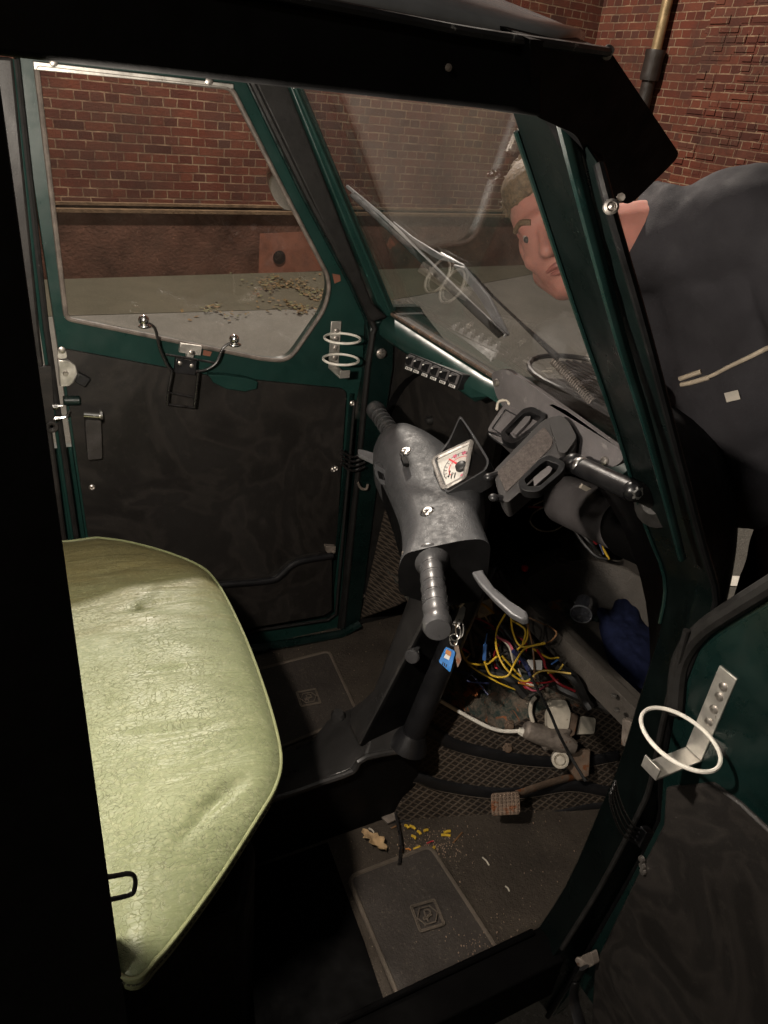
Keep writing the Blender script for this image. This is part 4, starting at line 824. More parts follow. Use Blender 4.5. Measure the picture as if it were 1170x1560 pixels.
loom2 = M(); loom2.tube([U(p, TW) for p in ((876, 755), (872, 790), (880, 815), (905, 845), (925, 852))], .004, 8, 5); loom2 = loom2.build('dash_cable', MT['w_black'], car); loom2['label'] = 'thin wires looping under the phone holder'
def wire2(col, pts, r=.0016, d=0): 
    m = M(); m.tube([U(p, PL(TW[0], TW[1] + TW[0] * (d + .01 * math.sin(i * 2.1)))) for i, p in enumerate(pts)], r, 7, 8); m.build('wire', MT['w_' + col], loom2)
wire2('yellow', [(868, 780), (885, 790), (905, 812), (928, 852)], .0024); wire2('red', [(862, 765), (868, 785), (890, 812), (902, 822)], .002); wire2('white', [(868, 790), (880, 803), (888, 811)], .003); wire2('red', [(805, 772), (825, 773), (845, 770)], .002)
wire2('white', [(812, 770), (830, 762), (845, 757)], .0014); wire2('white', [(866, 774), (840, 770), (815, 780), (808, 795), (822, 808), (845, 808), (862, 795), (866, 775), (874, 745)], .0016, .015); wire2('white', [(828, 744), (845, 758), (862, 757), (874, 738)], .0016, .02); wire2('red', [(890, 805), (903, 820), (908, 828)], .0034); wire2('black', [(872, 800), (895, 822), (915, 845)], .003); wire2('navyw', [(885, 795), (905, 810), (920, 845)], .002)
# ---- seat
so = [V((-.25, 1.245, .44)), V((.06, 1.245, .44)), V((.118, 1.236, .44)), *[U(p, PZ(.44)) for p in ((230, 835), (300, 861), (332, 892), (368, 962), (398, 1040), (419, 1110), (427, 1160), (418, 1200), (390, 1248), (340, 1326), (290, 1396), (240, 1458), (196, 1491))], V((-.03, .485, .44)), V((-.25, .49, .44))]
so = spline(so, 8, True)
def seat_h(k, p):
    e = 1 - k; h = .012 * (1 - math.exp(-e * 14)) + .030 * (1 - k * k)
    q = V((p.x * 9, p.y * 34, 0)); h += .0022 * noise.noise(V((p.x * 7 + .4 * noise.noise(p * 9), p.y * 26 + p.x * 8, 3))) * min(1, e * 8)
    h += .003 * noise.noise(p * 11) * min(1, e * 6)
    for (x0, y0, x1, y1) in creases:
        t = max(0, min(1, ((p.x - x0) * (x1 - x0) + (p.y - y0) * (y1 - y0)) / ((x1 - x0) ** 2 + (y1 - y0) ** 2)))
        d = math.hypot(p.x - x0 - t * (x1 - x0), p.y - y0 - t * (y1 - y0)); h -= .0055 * math.exp(-(d / .008) ** 2) * math.sin(math.pi * (.1 + .8 * t))
    return h
creases = []
for a, b in (((215, 1043), (290, 1033)), ((190, 1138), (330, 1117)), ((270, 1290), (345, 1200)), ((150, 880), (230, 860)), ((180, 945), (330, 905)), ((300, 1240), (380, 1180)), ((140, 1090), (190, 1085))):
    a, b = U(a, PZ(.46)), U(b, PZ(.46)); creases.append((a.x, a.y, b.x, b.y))
m = M(); m.pad(so, seat_h, rings=60, bottom=[(-.004, 1.003), (-.022, .998), (-.04, .94)]); seat = m.build('seat', MT['leather'], car, angle=60); seat['label'] = 'cracked pale green leather seat'
m = M(); m.tube([p + (p - V((0, .84, .44))).normalized() * .001 + V((0, 0, .001)) for p in so], .0022, 8, closed=True); m.build('seat_piping', MT['piping'], seat)
m = M(); L = len(so)
for i in range(0, L):
    a, b = so[i], so[(i + 1) % L]; n_ = max(1, int((b - a).length / .006))
    for k in range(n_):
        p = a.lerp(b, k / n_) + (a - V((0, .84, .44))).normalized() * .0032 + V((0, 0, -.007)); d = (b - a).normalized()
        m.tube([p, p + d * .0035], .0007, 4)
m.build('seat_stitching', MT['stitch'], seat)
m = M(); m.prism([V((x, y, .335)) for x, y in ((-.27, .52), (.16, .52), (.2, .6), (.2, 1.1), (.12, 1.2), (-.27, 1.2))], (0, 0, -.345)); sbx = m.build('seat_box', MT['black_trim'], car, bevel=.01)
m = M(); m.prism([(-.3, .502, .006), (.375, .502, .006), (.385, .60, .006), (.40, .79, .006), (-.3, .79, .006)], (0, 0, -.004)); m.build('floor_shade_strip', MT['void'], sbx)  # added near-black sheet, stands in for the seat's shade on the floor
# ---- near side of the cab: door posts, header, roof
L3 = [((772, 150), .59, (858, 165), .50, (915, 250), .47), ((822, 300), .585, (893, 300), .49, (933, 320), .455), ((878, 470), .575, (938, 480), .48, (985, 500), .45), ((940, 650), .565, (997, 660), .475, (1035, 690), .45), ((985, 800), .55, (1035, 800), .47, (1072, 830), .445),
      ((1014, 880), .535, (1062, 885), .465, (1092, 912), .44), ((1007, 950), .515, (1046, 950), .46, (1066, 978), .44), ((971, 1067), .505, (1012, 1085), .455, (1027, 1080), .44), ((939, 1171), .50, (990, 1187), .45, (1008, 1187), .437), ((911, 1235), .50, (971, 1235), .45, (1004, 1250), .437), ((860, 1350), .50, (911, 1350), .45, (955, 1345), .437), ((800, 1442), .50, (852, 1442), .45, (888, 1460), .437), ((770, 1500), .50, (806, 1505), .45, (835, 1545), .437)]
secs = []
for a, ya, b, yb, c, yc in L3:
    A, B, C_ = U(a, PY(ya)), U(b, PY(yb)), U(c, PY(yc)); secs.append([A, A.lerp(B, .5) + V((.006, .0, .0)), B, C_, C_ + V((.010, .006, 0)), A + V((.085, .0, .0))])
secs = dense(secs, 3)
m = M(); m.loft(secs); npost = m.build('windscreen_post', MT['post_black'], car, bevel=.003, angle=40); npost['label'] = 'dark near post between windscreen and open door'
m = M(); m.tube([U(p, PY(y)) + V((-.002, -.001, 0)) for p, y in (((862, 185), .49), ((880, 260), .485), ((912, 385), .478), ((950, 525), .472), ((985, 640), .468), ((1020, 770), .463), ((1040, 850), .46))], lambda t: (.0075 - .003 * t, .004), 10, 4, flat=(0, 1, 0)); m.build('green_bead', MT['green_dark'], npost)
m = M(); m.tube([q[0] + V((-.001, .001, 0)) for q in secs[1:19]], .0028, 8); m.build('green_edge', MT['green_dark'], npost)
m = M(); m.tube([q[3] + V((-.004, -.003, 0)) for q in secs], .0042, 8); m.build('door_seal', MT['black_trim'], npost)
m = M(); m.tube([U(p, PY(.445)) for p in ((1046, 960), (1012, 1092), (992, 1190), (975, 1235), (915, 1350), (856, 1445))], .004, 8, 4); m.build('seam_bead', MT['black_rubber'], npost)
m = M(); q = U((931, 315), PY(.448)); m.lathe(q, (-.5, -.8, .2), [(-.003, .0055), (.002, .0055), (.003, .0036), (.0015, .0028), (.003, .002), (.004, 0)], 16); m.build('post_screw', MT['screw'], npost)
m = M(); q = U((945, 301), PY(.448)); m.lathe(q, (-.5, -.8, .2), [(0, .003), (.003, .003)], 8); m.build('post_screw', MT['screw'], npost)
boot(npost, [(937, 1190), (941, 1210), (953, 1240), (968, 1260), (990, 1272)], PY(.43), .0019, 4, (-2.5, 6, -6, 4.5))
m = M(); m.prism(rnd(US([(985, 1268), (997, 1268), (1001, 1285), (990, 1302), (974, 1292)], PY(.42)), .003, 3), (0, .012, 0)); m.build('boot_clip', MT['black_plastic'], npost, bevel=.002)
m = M(); m.prism([V((-.62, .437, .028)), V((.66, .437, .028)), V((.67, .498, .028)), V((-.62, .498, .028))], (0, 0, -.10)); m.tube([V((-.62, .494, .030)), V((.64, .494, .030))], .006, 8); m.build('door_sill', MT['void'], car, bevel=.004)
m = M(); m.prism([V((.0165, .44, -.33)), V((.0165, .44, 1.22)), V((-.36, .44, 1.22)), V((-.36, .44, -.33))], (0, .035, 0)); bpost = m.build('rear_post', MT['black_trim'], car, bevel=.003); bpost['label'] = 'black near rear door post'
m = M(); m.tube(US([(150, 1337), (172, 1335), (198, 1331), (206, 1340), (204, 1358), (196, 1364), (175, 1369), (155, 1372)], PY(.447)), .0022, 8, 4); m.build('striker_loop', MT['black_wire'], bpost)
hd = M(); hd.prism(US([(-260, 57), (0, 85), (400, 129), (780, 170), (828, 179), (828, 57), (585, 28), (0, -75), (-300, -130)], PY(.44)), (0, .05, 0)); hdr = hd.build('door_header', MT['black_trim'], car, bevel=.003)
A, B, C_ = U((780, 170), PY(.44)), U((930, 78), PY(.46)), U((1035, 237), PY(.54)); gnv = (B - A).cross(C_ - A).normalized(); gnv = gnv if gnv.y > 0 else -gnv
GU = PL(gnv, A); m = M(); m.prism(rnd(US([(808, 60), (815, 60), (930, 78), (1037, 237), (960, 313), (926, 300), (905, 262), (878, 205), (822, 180), (808, 172)], GU), [0, 0, .006, .012, .012, .01, .01, .01, 0, 0], 4), gnv * .03); m.build('visor_cheek', MT['black_trim'], hdr, bevel=.002)
m = M(); m.tube([U((p), PY(.438)) for p in ((300, -30), (585, 24), (720, 50), (860, 70))] + [U((925, 79), PY(.455))], (.004, .003), 8, 4, flat=(0, 0, 1)); m.build('gutter_trim', simple('worn_gutter', (.02, .02, .021), .45, .2, var=.4, wear=(.3, .3, .28), wthr=.62, wscale=30), hdr)
m = M(); q = U((927, 78), PY(.455)); m.lathe(q, (-.3, -.7, .6), [(-.004, .0035), (.002, .0035), (.003, .002)], 12); m.build('gutter_screw', MT['screw'], hdr); m = M(); q = U((683, 103), PY(.438)); m.lathe(q, (0, -1, 0), [(0, .0022), (.001, .002), (.0015, 0)], 10); m.build('gutter_screw', MT['dull_metal'], hdr)
rows = []
for i in range(30):
    x = -.60 + 1.07 * i / 29; row = []
    for j in range(34):
        s = -1 + 2 * j / 33; t = max(0, min(1, (x - .02) / .49))
        x = -.60 + (1.07 - .13 * s ** 6) * i / 29; t = max(0, min(1, (x - .02) / .43)); w_ = .49 - .03 * t; z = 1.238 + .105 * (1 - abs(s) ** 3) * (1 - t ** 2.2) + .004 - .0 * t
        row.append(V((x, .92 + w_ * s, z)))
    rows.append(row)
m = M(); m.grid(rows); rf = m.build('roof', MT['roof_paint'], car, angle=180); s_ = rf.modifiers.new('solid', 'SOLIDIFY'); s_.thickness = .012; s_.offset = -1
m = M(); m.prism([V((-.34, .475, -.03)), V((-.34, 1.40, -.03)), V((-.34, 1.40, 1.24)), V((-.34, .475, 1.24))], (-.02, 0, 0)); m.build('rear_bulkhead', MT['vinyl'], car)
m = M(); m.prism([V((-.62, .45, -.2)), V((-.365, .45, -.2)), V((-.365, .45, 1.235)), V((-.62, .45, 1.235))], (0, .03, 0)); m.build('near_body_side', MT['void'], car)
m = M(); m.prism([V((-.6, 1.41, .55)), V((-.6, 1.41, -.2)), V((1.02, 1.41, -.2)), V((1.02, 1.41, .55)), V((.82, 1.41, .80)), V((.72, 1.41, .80)), V((.72, 1.41, .55))], (0, .02, 0)); m.build('far_body_side', MT['green'], car)
m = M(); m.prism([V((-.6, YF + .004, 1.19)), V((.40, YF + .004, 1.19)), V((.47, YF - .02, 1.19)), V((.47, YF - .02, 1.26)), V((-.6, YF + .004, 1.26))], (0, .045, 0)); m.build('door_header', MT['green_dark'], car)
m = M(); m.prism([W(.68, 1.212, .01), W(1.36, 1.212, .01), W(1.36, 1.25, .01), W(.68, 1.25, .01)], -wn * .02); m.build('windscreen_header', MT['green_dark'], car)
m = M(); m.lathe(V((-.075, .50, 1.06)), (1, 0, 0), [(0, .012), (.002, .026), (.028, .03), (.03, .026)], 24); dl_ = m.build('cab_lamp', MT['white_plastic'], car)
m = M(); m.lathe(V((-.046, .50, 1.06)), (1, 0, 0), [(0, .025), (.003, .022), (.005, .01), (.0055, 0)], 24); m.build('lamp_lens', MT['lamp'], dl_)
m = M(); m.ball(U((428, 284), PY(1.52)), (.012, .05, .045), (V((.93, .2, .3)), V((-.2, .95, 0)), V((-.3, 0, .95))), seg=20, rings=12); q = U((428, 284), PY(1.52)); m.tube([q, q + V((.05, -.04, -.08)), V((.66, 1.42, .86))], .006, 8, 4); m.build('wing_mirror', MT['chrome'], car)
# ---- near door swung right open
DX = .69; DP = PX(DX)
def ND(pts, d=0): return US(pts, PX(DX - d))
nd = M(); ndo = ND([(1040, 975), (1170, 888), (1300, 800)]) + [V((DX, .12, 1.16)), V((DX, -.16, 1.16)), V((DX, -.16, 0)), V((DX, .42, -.03))] + ND([(840, 1550), (892, 1462), (958, 1345), (1006, 1250), (1010, 1187), (1029, 1080)])
nw = [V((DX, .27, .98)), V((DX, .13, 1.12)), V((DX, -.13, 1.12)), V((DX, -.13, .76)), V((DX, .20, .72)), V((DX, .26, .78))]
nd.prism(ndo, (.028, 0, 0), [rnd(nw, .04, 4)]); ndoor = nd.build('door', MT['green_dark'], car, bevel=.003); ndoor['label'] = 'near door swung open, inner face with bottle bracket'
m = M(); m.prism([p + V((.012, 0, 0)) for p in inset(rnd(nw, .04, 4), -.006)], (.004, 0, 0)); m.build('window_pane', MT['door_glass'], ndoor)
m = M(); m.tube(ND([(1028, 1085), (1034, 1020), (1048, 985), (1075, 955), (1120, 925), (1170, 894), (1260, 838)], .006), .011, 10, 4); m.build('door_seal', MT['black_rubber'], ndoor)
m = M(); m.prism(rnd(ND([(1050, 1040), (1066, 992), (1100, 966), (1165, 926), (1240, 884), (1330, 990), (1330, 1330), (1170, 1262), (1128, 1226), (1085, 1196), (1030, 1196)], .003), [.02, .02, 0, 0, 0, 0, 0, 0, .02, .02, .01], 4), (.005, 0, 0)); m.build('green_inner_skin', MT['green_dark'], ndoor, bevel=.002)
m = M(); vp_ = ND([(1013, 1200), (1085, 1192), (1128, 1224), (1172, 1266), (1330, 1340)], .007) + [V((DX - .007, -.13, .70)), V((DX - .007, -.13, .06))] + ND([(900, 1560), (905, 1468), (962, 1350), (1010, 1256)], .007)
m.prism(vp_, (.012, 0, 0)); m.build('vinyl_panel', MT['vinyl'], ndoor, bevel=.004)
O = U((1091, 1075), DP)
ringc = U((1038, 1122), PX(DX - .04)); foot_z = U((1075, 1160), DP).z - O.z; top_z = U((1100, 1012), DP).z - O.z
cage(ndoor, None, O, V((0, -1, 0)), V((-1, 0, 0)), (ringc.z - O.z,), (-.0125, .0125, foot_z, top_z), .075, .014, .051, .038)
m = M(); m.tube(ND([(890, 1474), (878, 1495), (874, 1520), (884, 1560), (900, 1600)], .03), (.010, .003), 8, 5, flat=(0, 0, 1)); m.build('strap_handle', MT['black_plastic'], ndoor)
m = M(); m.prism(rnd(ND([(882, 1458), (900, 1450), (905, 1470), (890, 1478), (878, 1470)], .02), .004, 3), (.012, 0, 0)); m.lathe(U((885, 1464), PX(DX - .02)), (-1, -.4, 0), [(0, .008), (.004, .008), (.005, .004)], 14); m.build('strap_screw', MT['dull_metal'], ndoor, bevel=.001)
m = M()
for p in ((979, 1308), (980, 1318), (981, 1327)): m.lathe(U(p, PX(DX - .008)), (-1, 0, 0), [(0, .005), (.004, .0045), (.005, 0)], 10)
m.build('panel_screw', MT['screw'], ndoor)
# ================================================================== LOOSE THINGS IN THE CAB
FZ = TFZ + .001
vd = V((ray((885, 925)).x, ray((885, 925)).y, 0)).normalized()
c0 = U((885, 936), PZ(FZ + .021)); cup = thing('plastic_cup', 'small clear plastic cup lying on its side in the black tray', 'cup', c0)
m = M(); ax = vd + V((0, 0, .10)); m.lathe(c0, ax, [(0, .0212), (.001, .0222), (.003, .0222), (.004, .0206), (.044, .0180), (.0445, 0), (.0430, 0), (.0425, .0172), (.004, .0196), (0, .0204)], 40, cap=False); m.build('cup_wall', MT['cup'], cup, angle=50)
m = M(); m.lathe(c0, ax, [(-.0005, .0206), (-.001, .0219), (.0012, .0228), (.003, .0219), (.002, .0206), (-.0005, .0206)], 40, cap=False); m.build('cup_rim', simple('cup_rim_plastic', (.42, .42, .44), .25, var=.05, bump=0), cup)
cl = US([(912, 946), (930, 932), (960, 930), (985, 960), (1010, 985), (1015, 1040), (975, 1082), (940, 1040), (920, 990)], PZ(FZ)); cl = spline(cl, 6, True)
def cloth_h(k, p):
    e = 1 - k; return .034 * (1 - k ** 3) ** .6 + .006 * noise.noise(p * 22) * min(1, e * 6) + .003 * noise.noise(p * 60 + V((p.x * 40, 0, 0))) * min(1, e * 6)
m = M(); m.pad(cl, cloth_h, rings=30, bottom=[(-.0005, .99)])
for a, b, r in (((925, 948), (917, 933), .011), ((940, 948), (945, 922), .014), ((958, 948), (952, 920), .013), ((965, 955), (966, 930), .012)):
    m.caps(U(a, PZ(FZ + .02)), U(b, PZ(FZ + .018)), r * 1.2, r, 14)
clo = m.build('folded_cloth', MT['navy'], None, angle=180); r_ = clo.modifiers.new('r', 'REMESH'); r_.mode = 'VOXEL'; r_.voxel_size = .003; r_.use_smooth_shade = True; s_ = clo.modifiers.new('s', 'SMOOTH'); s_.iterations = 5
tag(clo, 'crumpled navy blue fleece cloth lying in the tray beside the clear cup', 'cloth')
m = M(); a, b = U((896, 936), PZ(FZ + .006)), U((912, 945), PZ(FZ + .006)); m.tube([a, b], .006, 10); m.mi = 1; m.tube([a, a + (a - b) * .35], .0015, 6); mk = m.build('marker_stub', [MT['green_dark'], MT['steel']], None, bevel=.001); tag(mk, 'dark green stub poking out between the clear cup and the navy cloth', 'marker')
# dry leaf and litter on the floor
c = U((584, 1278), PZ(.006)); rows = []
for i in range(13):
    t = i / 12; w_ = .016 * math.sin(math.pi * t) ** .7 * (1 + .35 * math.sin(t * 23)); row = []
    for j in range(9):
        s = -1 + j / 4; row.append(c + V((-.030 + .055 * t * .4 + s * w_ * .8, .028 - .055 * t, .004 + .006 * abs(s) ** 1.5 + .003 * math.sin(t * 9 + s * 3))))
    rows.append(row)
m = M(); m.grid(rows); lf = m.build('dry_leaf', MT['leaf'], None, angle=180); s_ = lf.modifiers.new('s', 'SOLIDIFY'); s_.thickness = .0006
tag(lf, 'curled pale brown dead leaf on the cab floor by the tunnel foot', 'leaf')
offc = [((617, 1257), (623, 1262), 'yellow'), ((624, 1258), (633, 1263), 'yellow'), ((627, 1273), (634, 1278), 'yellow'), ((645, 1266), (652, 1264), 'yellow'), ((636, 1266), (641, 1271), 'yellow'), ((672, 1272), (686, 1273), 'yellow'), ((676, 1268), (686, 1266), 'yellow'), ((630, 1294), (640, 1290), 'yellow'), ((618, 1293), (626, 1295), 'orange'), ((655, 1300), (662, 1290), 'yellow'), ((690, 1284), (704, 1268), 'brown'), ((562, 1262), (570, 1268), 'white'), ((735, 1306), (745, 1318), 'white'), ((770, 1350), (776, 1358), 'white'), ((596, 1262), (610, 1256), 'brown'), ((650, 1285), (660, 1281), 'red')]
for a, b, k in offc:
    m = M(); a, b = U(a, PZ(.0025)), U(b, PZ(.0035)); r = .0026 if k == 'yellow' else .0014
    m.tube([a, a.lerp(b, .5) + V((.001, .0, .001)), b], r, 7); o = m.build('wire_offcut', MT['w_' + k], None)
    lab = {'yellow': 'short bright yellow wire offcut in the litter beside the floor pad', 'orange': 'single orange wire offcut lying among the yellow ones by the floor pad', 'brown': 'thin dark brown twig-like offcut lying in the floor litter', 'white': 'pale straw-like scrap lying on the gritty cab floor', 'red': 'single red wire offcut among the yellow ones by the floor pad'}[k]
    tag(o, lab, 'wire offcut', 'wire offcuts littering the floor')
bm_ = M()
for i in range(700):
    if i < 260: q = U((random.gauss(655, 26), random.gauss(1288, 14)), PZ(0))
    elif i < 420: q = U((random.gauss(735, 30), random.gauss(1455, 30)), PZ(.006))
    else: q = V((random.uniform(.05, .95), random.choice((random.uniform(.51, .78), random.uniform(1.0, 1.34))), 0))
    if not (-.5 < q.x < .95 and .5 < q.y < 1.35): continue
    r = random.uniform(.0005, .0017); d = V((random.uniform(-1, 1), random.uniform(-1, 1), random.uniform(.1, .4))) * r
    bm_.loft([[q + V((math.cos(t) * r * .8, math.sin(t) * r * 1.3, 0)) for t in (.2, 1.6, 2.9, 4.4)], [q + V((0, 0, r)) + d * .4 + V((math.cos(t) * r * .4, math.sin(t) * r * .5, 0)) for t in (.2, 1.6, 2.9, 4.4)]])
o = bm_.build('floor_crumbs', MT['dirt'], None); tag(o, 'crumbs and grit scattered over the cab floor', 'litter', kind='stuff')
m = M(); m.tube(US([(603, 1240), (608, 1265), (611, 1290), (608, 1316)], PZ(.012)), .003, 8, 5); m.mi = 1; m.prism(US([(578, 1243), (600, 1238), (603, 1250), (590, 1256)], PZ(.006)), (0, 0, .003)); o = m.build('cable_end', [MT['black_wire'], MT['dull_metal']], tun)
# ================================================================== PERSON
cr = V((RX.x, RY.x, RZ.x)); cd = V((RX.y, RY.y, RZ.y)); cf = V((RX.z, RY.z, RZ.z))
HC = AT((856, 350), 1.42)
Fd = (-.50 * cr + .36 * cd - .79 * cf).normalized(); Ud = (-.34 * cr - .93 * cd); Ud = (Ud - Fd * Ud.dot(Fd)).normalized(); Rd = Ud.cross(Fd)   # Rd: the person's left
per = thing('person', 'person in dark grey jacket and dark trousers bending down to look in through the windscreen', 'person', (1.3, .75, GZ))
def HD(r, f, u): return HC + Rd * r + Fd * f + Ud * u
axs = (Rd, Fd, Ud)
b = M()
b.ball(HD(0, -.018, .035), (.077, .098, .092), axs, 24, 16); b.ball(HD(0, .028, -.02), (.064, .068, .092), axs, 24, 16); b.ball(HD(0, .055, -.088), (.036, .034, .03), axs)
b.ball(HD(0, .072, .028), (.05, .02, .014), axs)
b.caps(HD(0, .085, .012), HD(0, .112, -.028), .009, .014); b.ball(HD(.012, .098, -.030), .009, axs); b.ball(HD(-.012, .098, -.030), .009, axs)
for s in (-1, 1):
    b.ball(HD(.042 * s, .058, -.028), (.022, .022, .02), axs); b.ball(HD(.076 * s, -.012, -.008), (.012, .02, .033), axs)
    b.caps(HD(.055 * s, -.0, -.055), HD(.02 * s, .05, -.09), .026, .024)
b.ball(HD(0, .084, -.058), (.026, .012, .012), axs)
NB = AT((1005, 360), 1.50); b.caps(HD(0, -.03, -.03), NB, .058, .066); b.caps(NB, AT((1100, 500), 1.60), .07, .085); b.caps(AT((1100, 500), 1.60), AT((1145, 740), 1.66), .085, .08)
hipL, hipR = AT((1268, 725), 1.58), AT((1075, 725), 1.74)
feet = []
for hp_, kx in ((hipL, .12), (hipR, -.02)):
    kn_ = hp_ + V((-.03 + kx * .3, -.01, -.42)); an = V((hp_.x + .05 + kx * .3, hp_.y - .02, GZ + .09)); b.caps(hp_, kn_, .075, .052); b.caps(kn_, an, .05, .035); feet.append((kn_, an))
armL = [AT((1215, 370), 1.43), AT((1285, 620), 1.38), AT((1235, 800), 1.30)]; armR = [AT((1005, 415), 1.60), AT((985, 590), 1.66), AT((1000, 720), 1.60)]
for A3 in (armL, armR):
    b.caps(A3[0], A3[1], .045, .037); b.caps(A3[1], A3[2], .036, .026); d = (A3[2] - A3[1]).normalized(); sx = d.orthogonal().normalized(); pc = A3[2] + d * .06
    b.ball(pc, (.038, .014, .052), (sx, d.cross(sx), d))
    for i in range(4): q = pc + sx * (-.027 + .018 * i) + d * .045; k = q + d * (.034 + .006 * (1 - abs(i - 1.4) / 2)) + d.cross(sx) * .008; b.caps(q, k, .0095, .009); b.caps(k, k + d * .026 + d.cross(sx) * .02, .009, .008)
    q = pc + sx * .036; k = q + sx * .02 + d * .03; b.caps(q, k, .0105, .0095); b.caps(k, k + d * .025, .0095, .0085)
body = b.build('body', MT['skin'], per, angle=180)
def fuse(o, vox, it, disp=None):
    r = o.modifiers.new('r', 'REMESH'); r.mode = 'VOXEL'; r.voxel_size = vox; r.use_smooth_shade = True
    s = o.modifiers.new('s', 'SMOOTH'); s.iterations = it; s.factor = .5
    for sz, st in (disp or []):
        tx = bpy.data.textures.new('folds', 'CLOUDS'); tx.noise_scale = sz; d = o.modifiers.new('d', 'DISPLACE'); d.texture = tx; d.strength = st; d.mid_level = .5
fuse(body, .0055, 5)
for s in (-1, 1):
    m = M(); m.ball(HD(.031 * s, .070, .008), (.013, .012, .011), axs, 16, 12); e = m.build('eye', MT['eye'], per); m = M(); m.ball(HD(.031 * s - .004, .081, .006), (.0055, .003, .0055), axs, 12, 8); m.build('iris', MT['ink'], e)
    m = M(); m.tube([HD(.014 * s, .089, .026), HD(.032 * s, .086, .034), HD(.052 * s, .070, .028)], (.004, .005), 8, 4); m.build('eyebrow', MT['hair'], per)
m = M(); m.tube([HD(-.024, .087, -.058), HD(0, .097, -.055), HD(.024, .087, -.058)], lambda t: .002 + .0035 * math.sin(math.pi * t), 8, 5); m.tube([HD(-.02, .086, -.064), HD(0, .095, -.066), HD(.02, .086, -.064)], lambda t: .002 + .004 * math.sin(math.pi * t), 8, 5); m.build('lips', MT['lips'], per)
m = M(); m.ball(HD(0, -.034, .055), (.083, .098, .088), axs, 24, 16); m.ball(HD(0, .02, .088), (.066, .06, .045), axs)
for i in range(520):
    th = random.uniform(0, 6.28); ph = random.uniform(.1, 1.5); q = HD(.083 * math.cos(th) * math.cos(ph), -.034 + .098 * math.sin(th) * math.cos(ph), .055 + .088 * math.sin(ph)); d = (q - HD(0, -.03, .04)).normalized(); m.caps(q - d * .004, q + d * .008 + Fd * random.uniform(-.006, .01) + Rd * random.uniform(-.008, .008), random.uniform(.003, .005), .002, 5)
hr = m.build('hair', MT['hair'], per, angle=180); fuse(hr, .0035, 1)
j = M()
j.caps(AT((1025, 372), 1.50), AT((1165, 345), 1.46), .082, .105); j.caps(AT((1165, 345), 1.46), armL[0], .105, .09); j.caps(AT((1050, 430), 1.57), AT((1110, 690), 1.66), .125, .15); j.caps(AT((1175, 430), 1.52), AT((1190, 690), 1.62), .14, .16); j.caps(AT((1110, 690), 1.66), AT((1195, 690), 1.62), .15, .16); j.caps(AT((1100, 440), 1.56), AT((1160, 600), 1.56), .15, .16); j.caps(AT((1035, 430), 1.58), AT((1060, 640), 1.64), .11, .12); j.caps(AT((1020, 365), 1.52), AT((1040, 440), 1.57), .088, .11)
j.caps(AT((1025, 372), 1.5), armR[0], .085, .075); j.caps(AT((990, 388), 1.48), AT((1040, 385), 1.50), .07, .08); j.caps(AT((1008, 330), 1.54), AT((1060, 345), 1.52), .055, .08)
for A3 in (armL, armR): j.caps(A3[0], A3[1], .085, .07); j.caps(A3[1], A3[2], .06, .045)
d = (NB - HC).normalized()
for i in range(16):
    t = 2 * math.pi * i / 16; ex = d.orthogonal().normalized(); ey = d.cross(ex); q = NB - d * .012 + (ex * math.cos(t) + ey * math.sin(t)) * .072; j.ball(q, .022, None, 8, 6)
jk = j.build('jacket', MT['jacket'], per, angle=180); fuse(jk, .010, 5, [(.20, .05), (.08, .014)])
t_ = M(); t_.caps(AT((1090, 712), 1.72), AT((1240, 705), 1.60), .10, .11)
for (kn_, an), hp_ in zip(feet, (hipL, hipR)): t_.caps(hp_, kn_, .10, .08); t_.caps(kn_, an + V((0, 0, -.03)), .083, .07)
tr = t_.build('trousers', MT['trousers'], per, angle=180); fuse(tr, .012, 4, [(.12, .025)])
for kn_, an in feet:
    m = M(); m.caps(an + V((.03, 0, -.04)), an + V((-.14, .05, -.055)), .048, .036); sh = m.build('shoe', MT['shoe'], per)
def wrap(o, off):
    s = o.modifiers.new('w', 'SHRINKWRAP'); s.target = jk; s.offset = off; s.wrap_mode = 'ABOVE_SURFACE'
dg = bpy.context.evaluated_depsgraph_get(); je = jk.evaluated_get(dg); jo = WLOC[jk.name]
def onj(p, off=.003):
    d = ray(p).normalized(); ok, h, nn, i = je.ray_cast(CAM - jo, d)
    return (h + jo - d * off) if ok else AT(p, 1.4)
m = M(); m.tube([onj(p) for p in ((1066, 578), (1085, 572), (1110, 559), (1140, 545), (1168, 531), (1200, 518))], lambda t: .0032 + .0012 * t, 8, 5); m.build('drawcord', MT['lace'], per)
for q in (((1036, 577), (1050, 572), (1068, 566)), ((1038, 586), (1056, 582), (1080, 575))):
    m = M(); m.tube([onj(p) for p in q], .0042, 8, 4); m.build('cord_end', MT['lace'], per)
q = [onj(p, .005) for p in ((1103, 599), (1124, 594), (1128, 608), (1107, 613))]; m = M(); m.prism(q, ray((1115, 600)).normalized() * .004); m.build('sewn_label', MT['reservoir'], per)
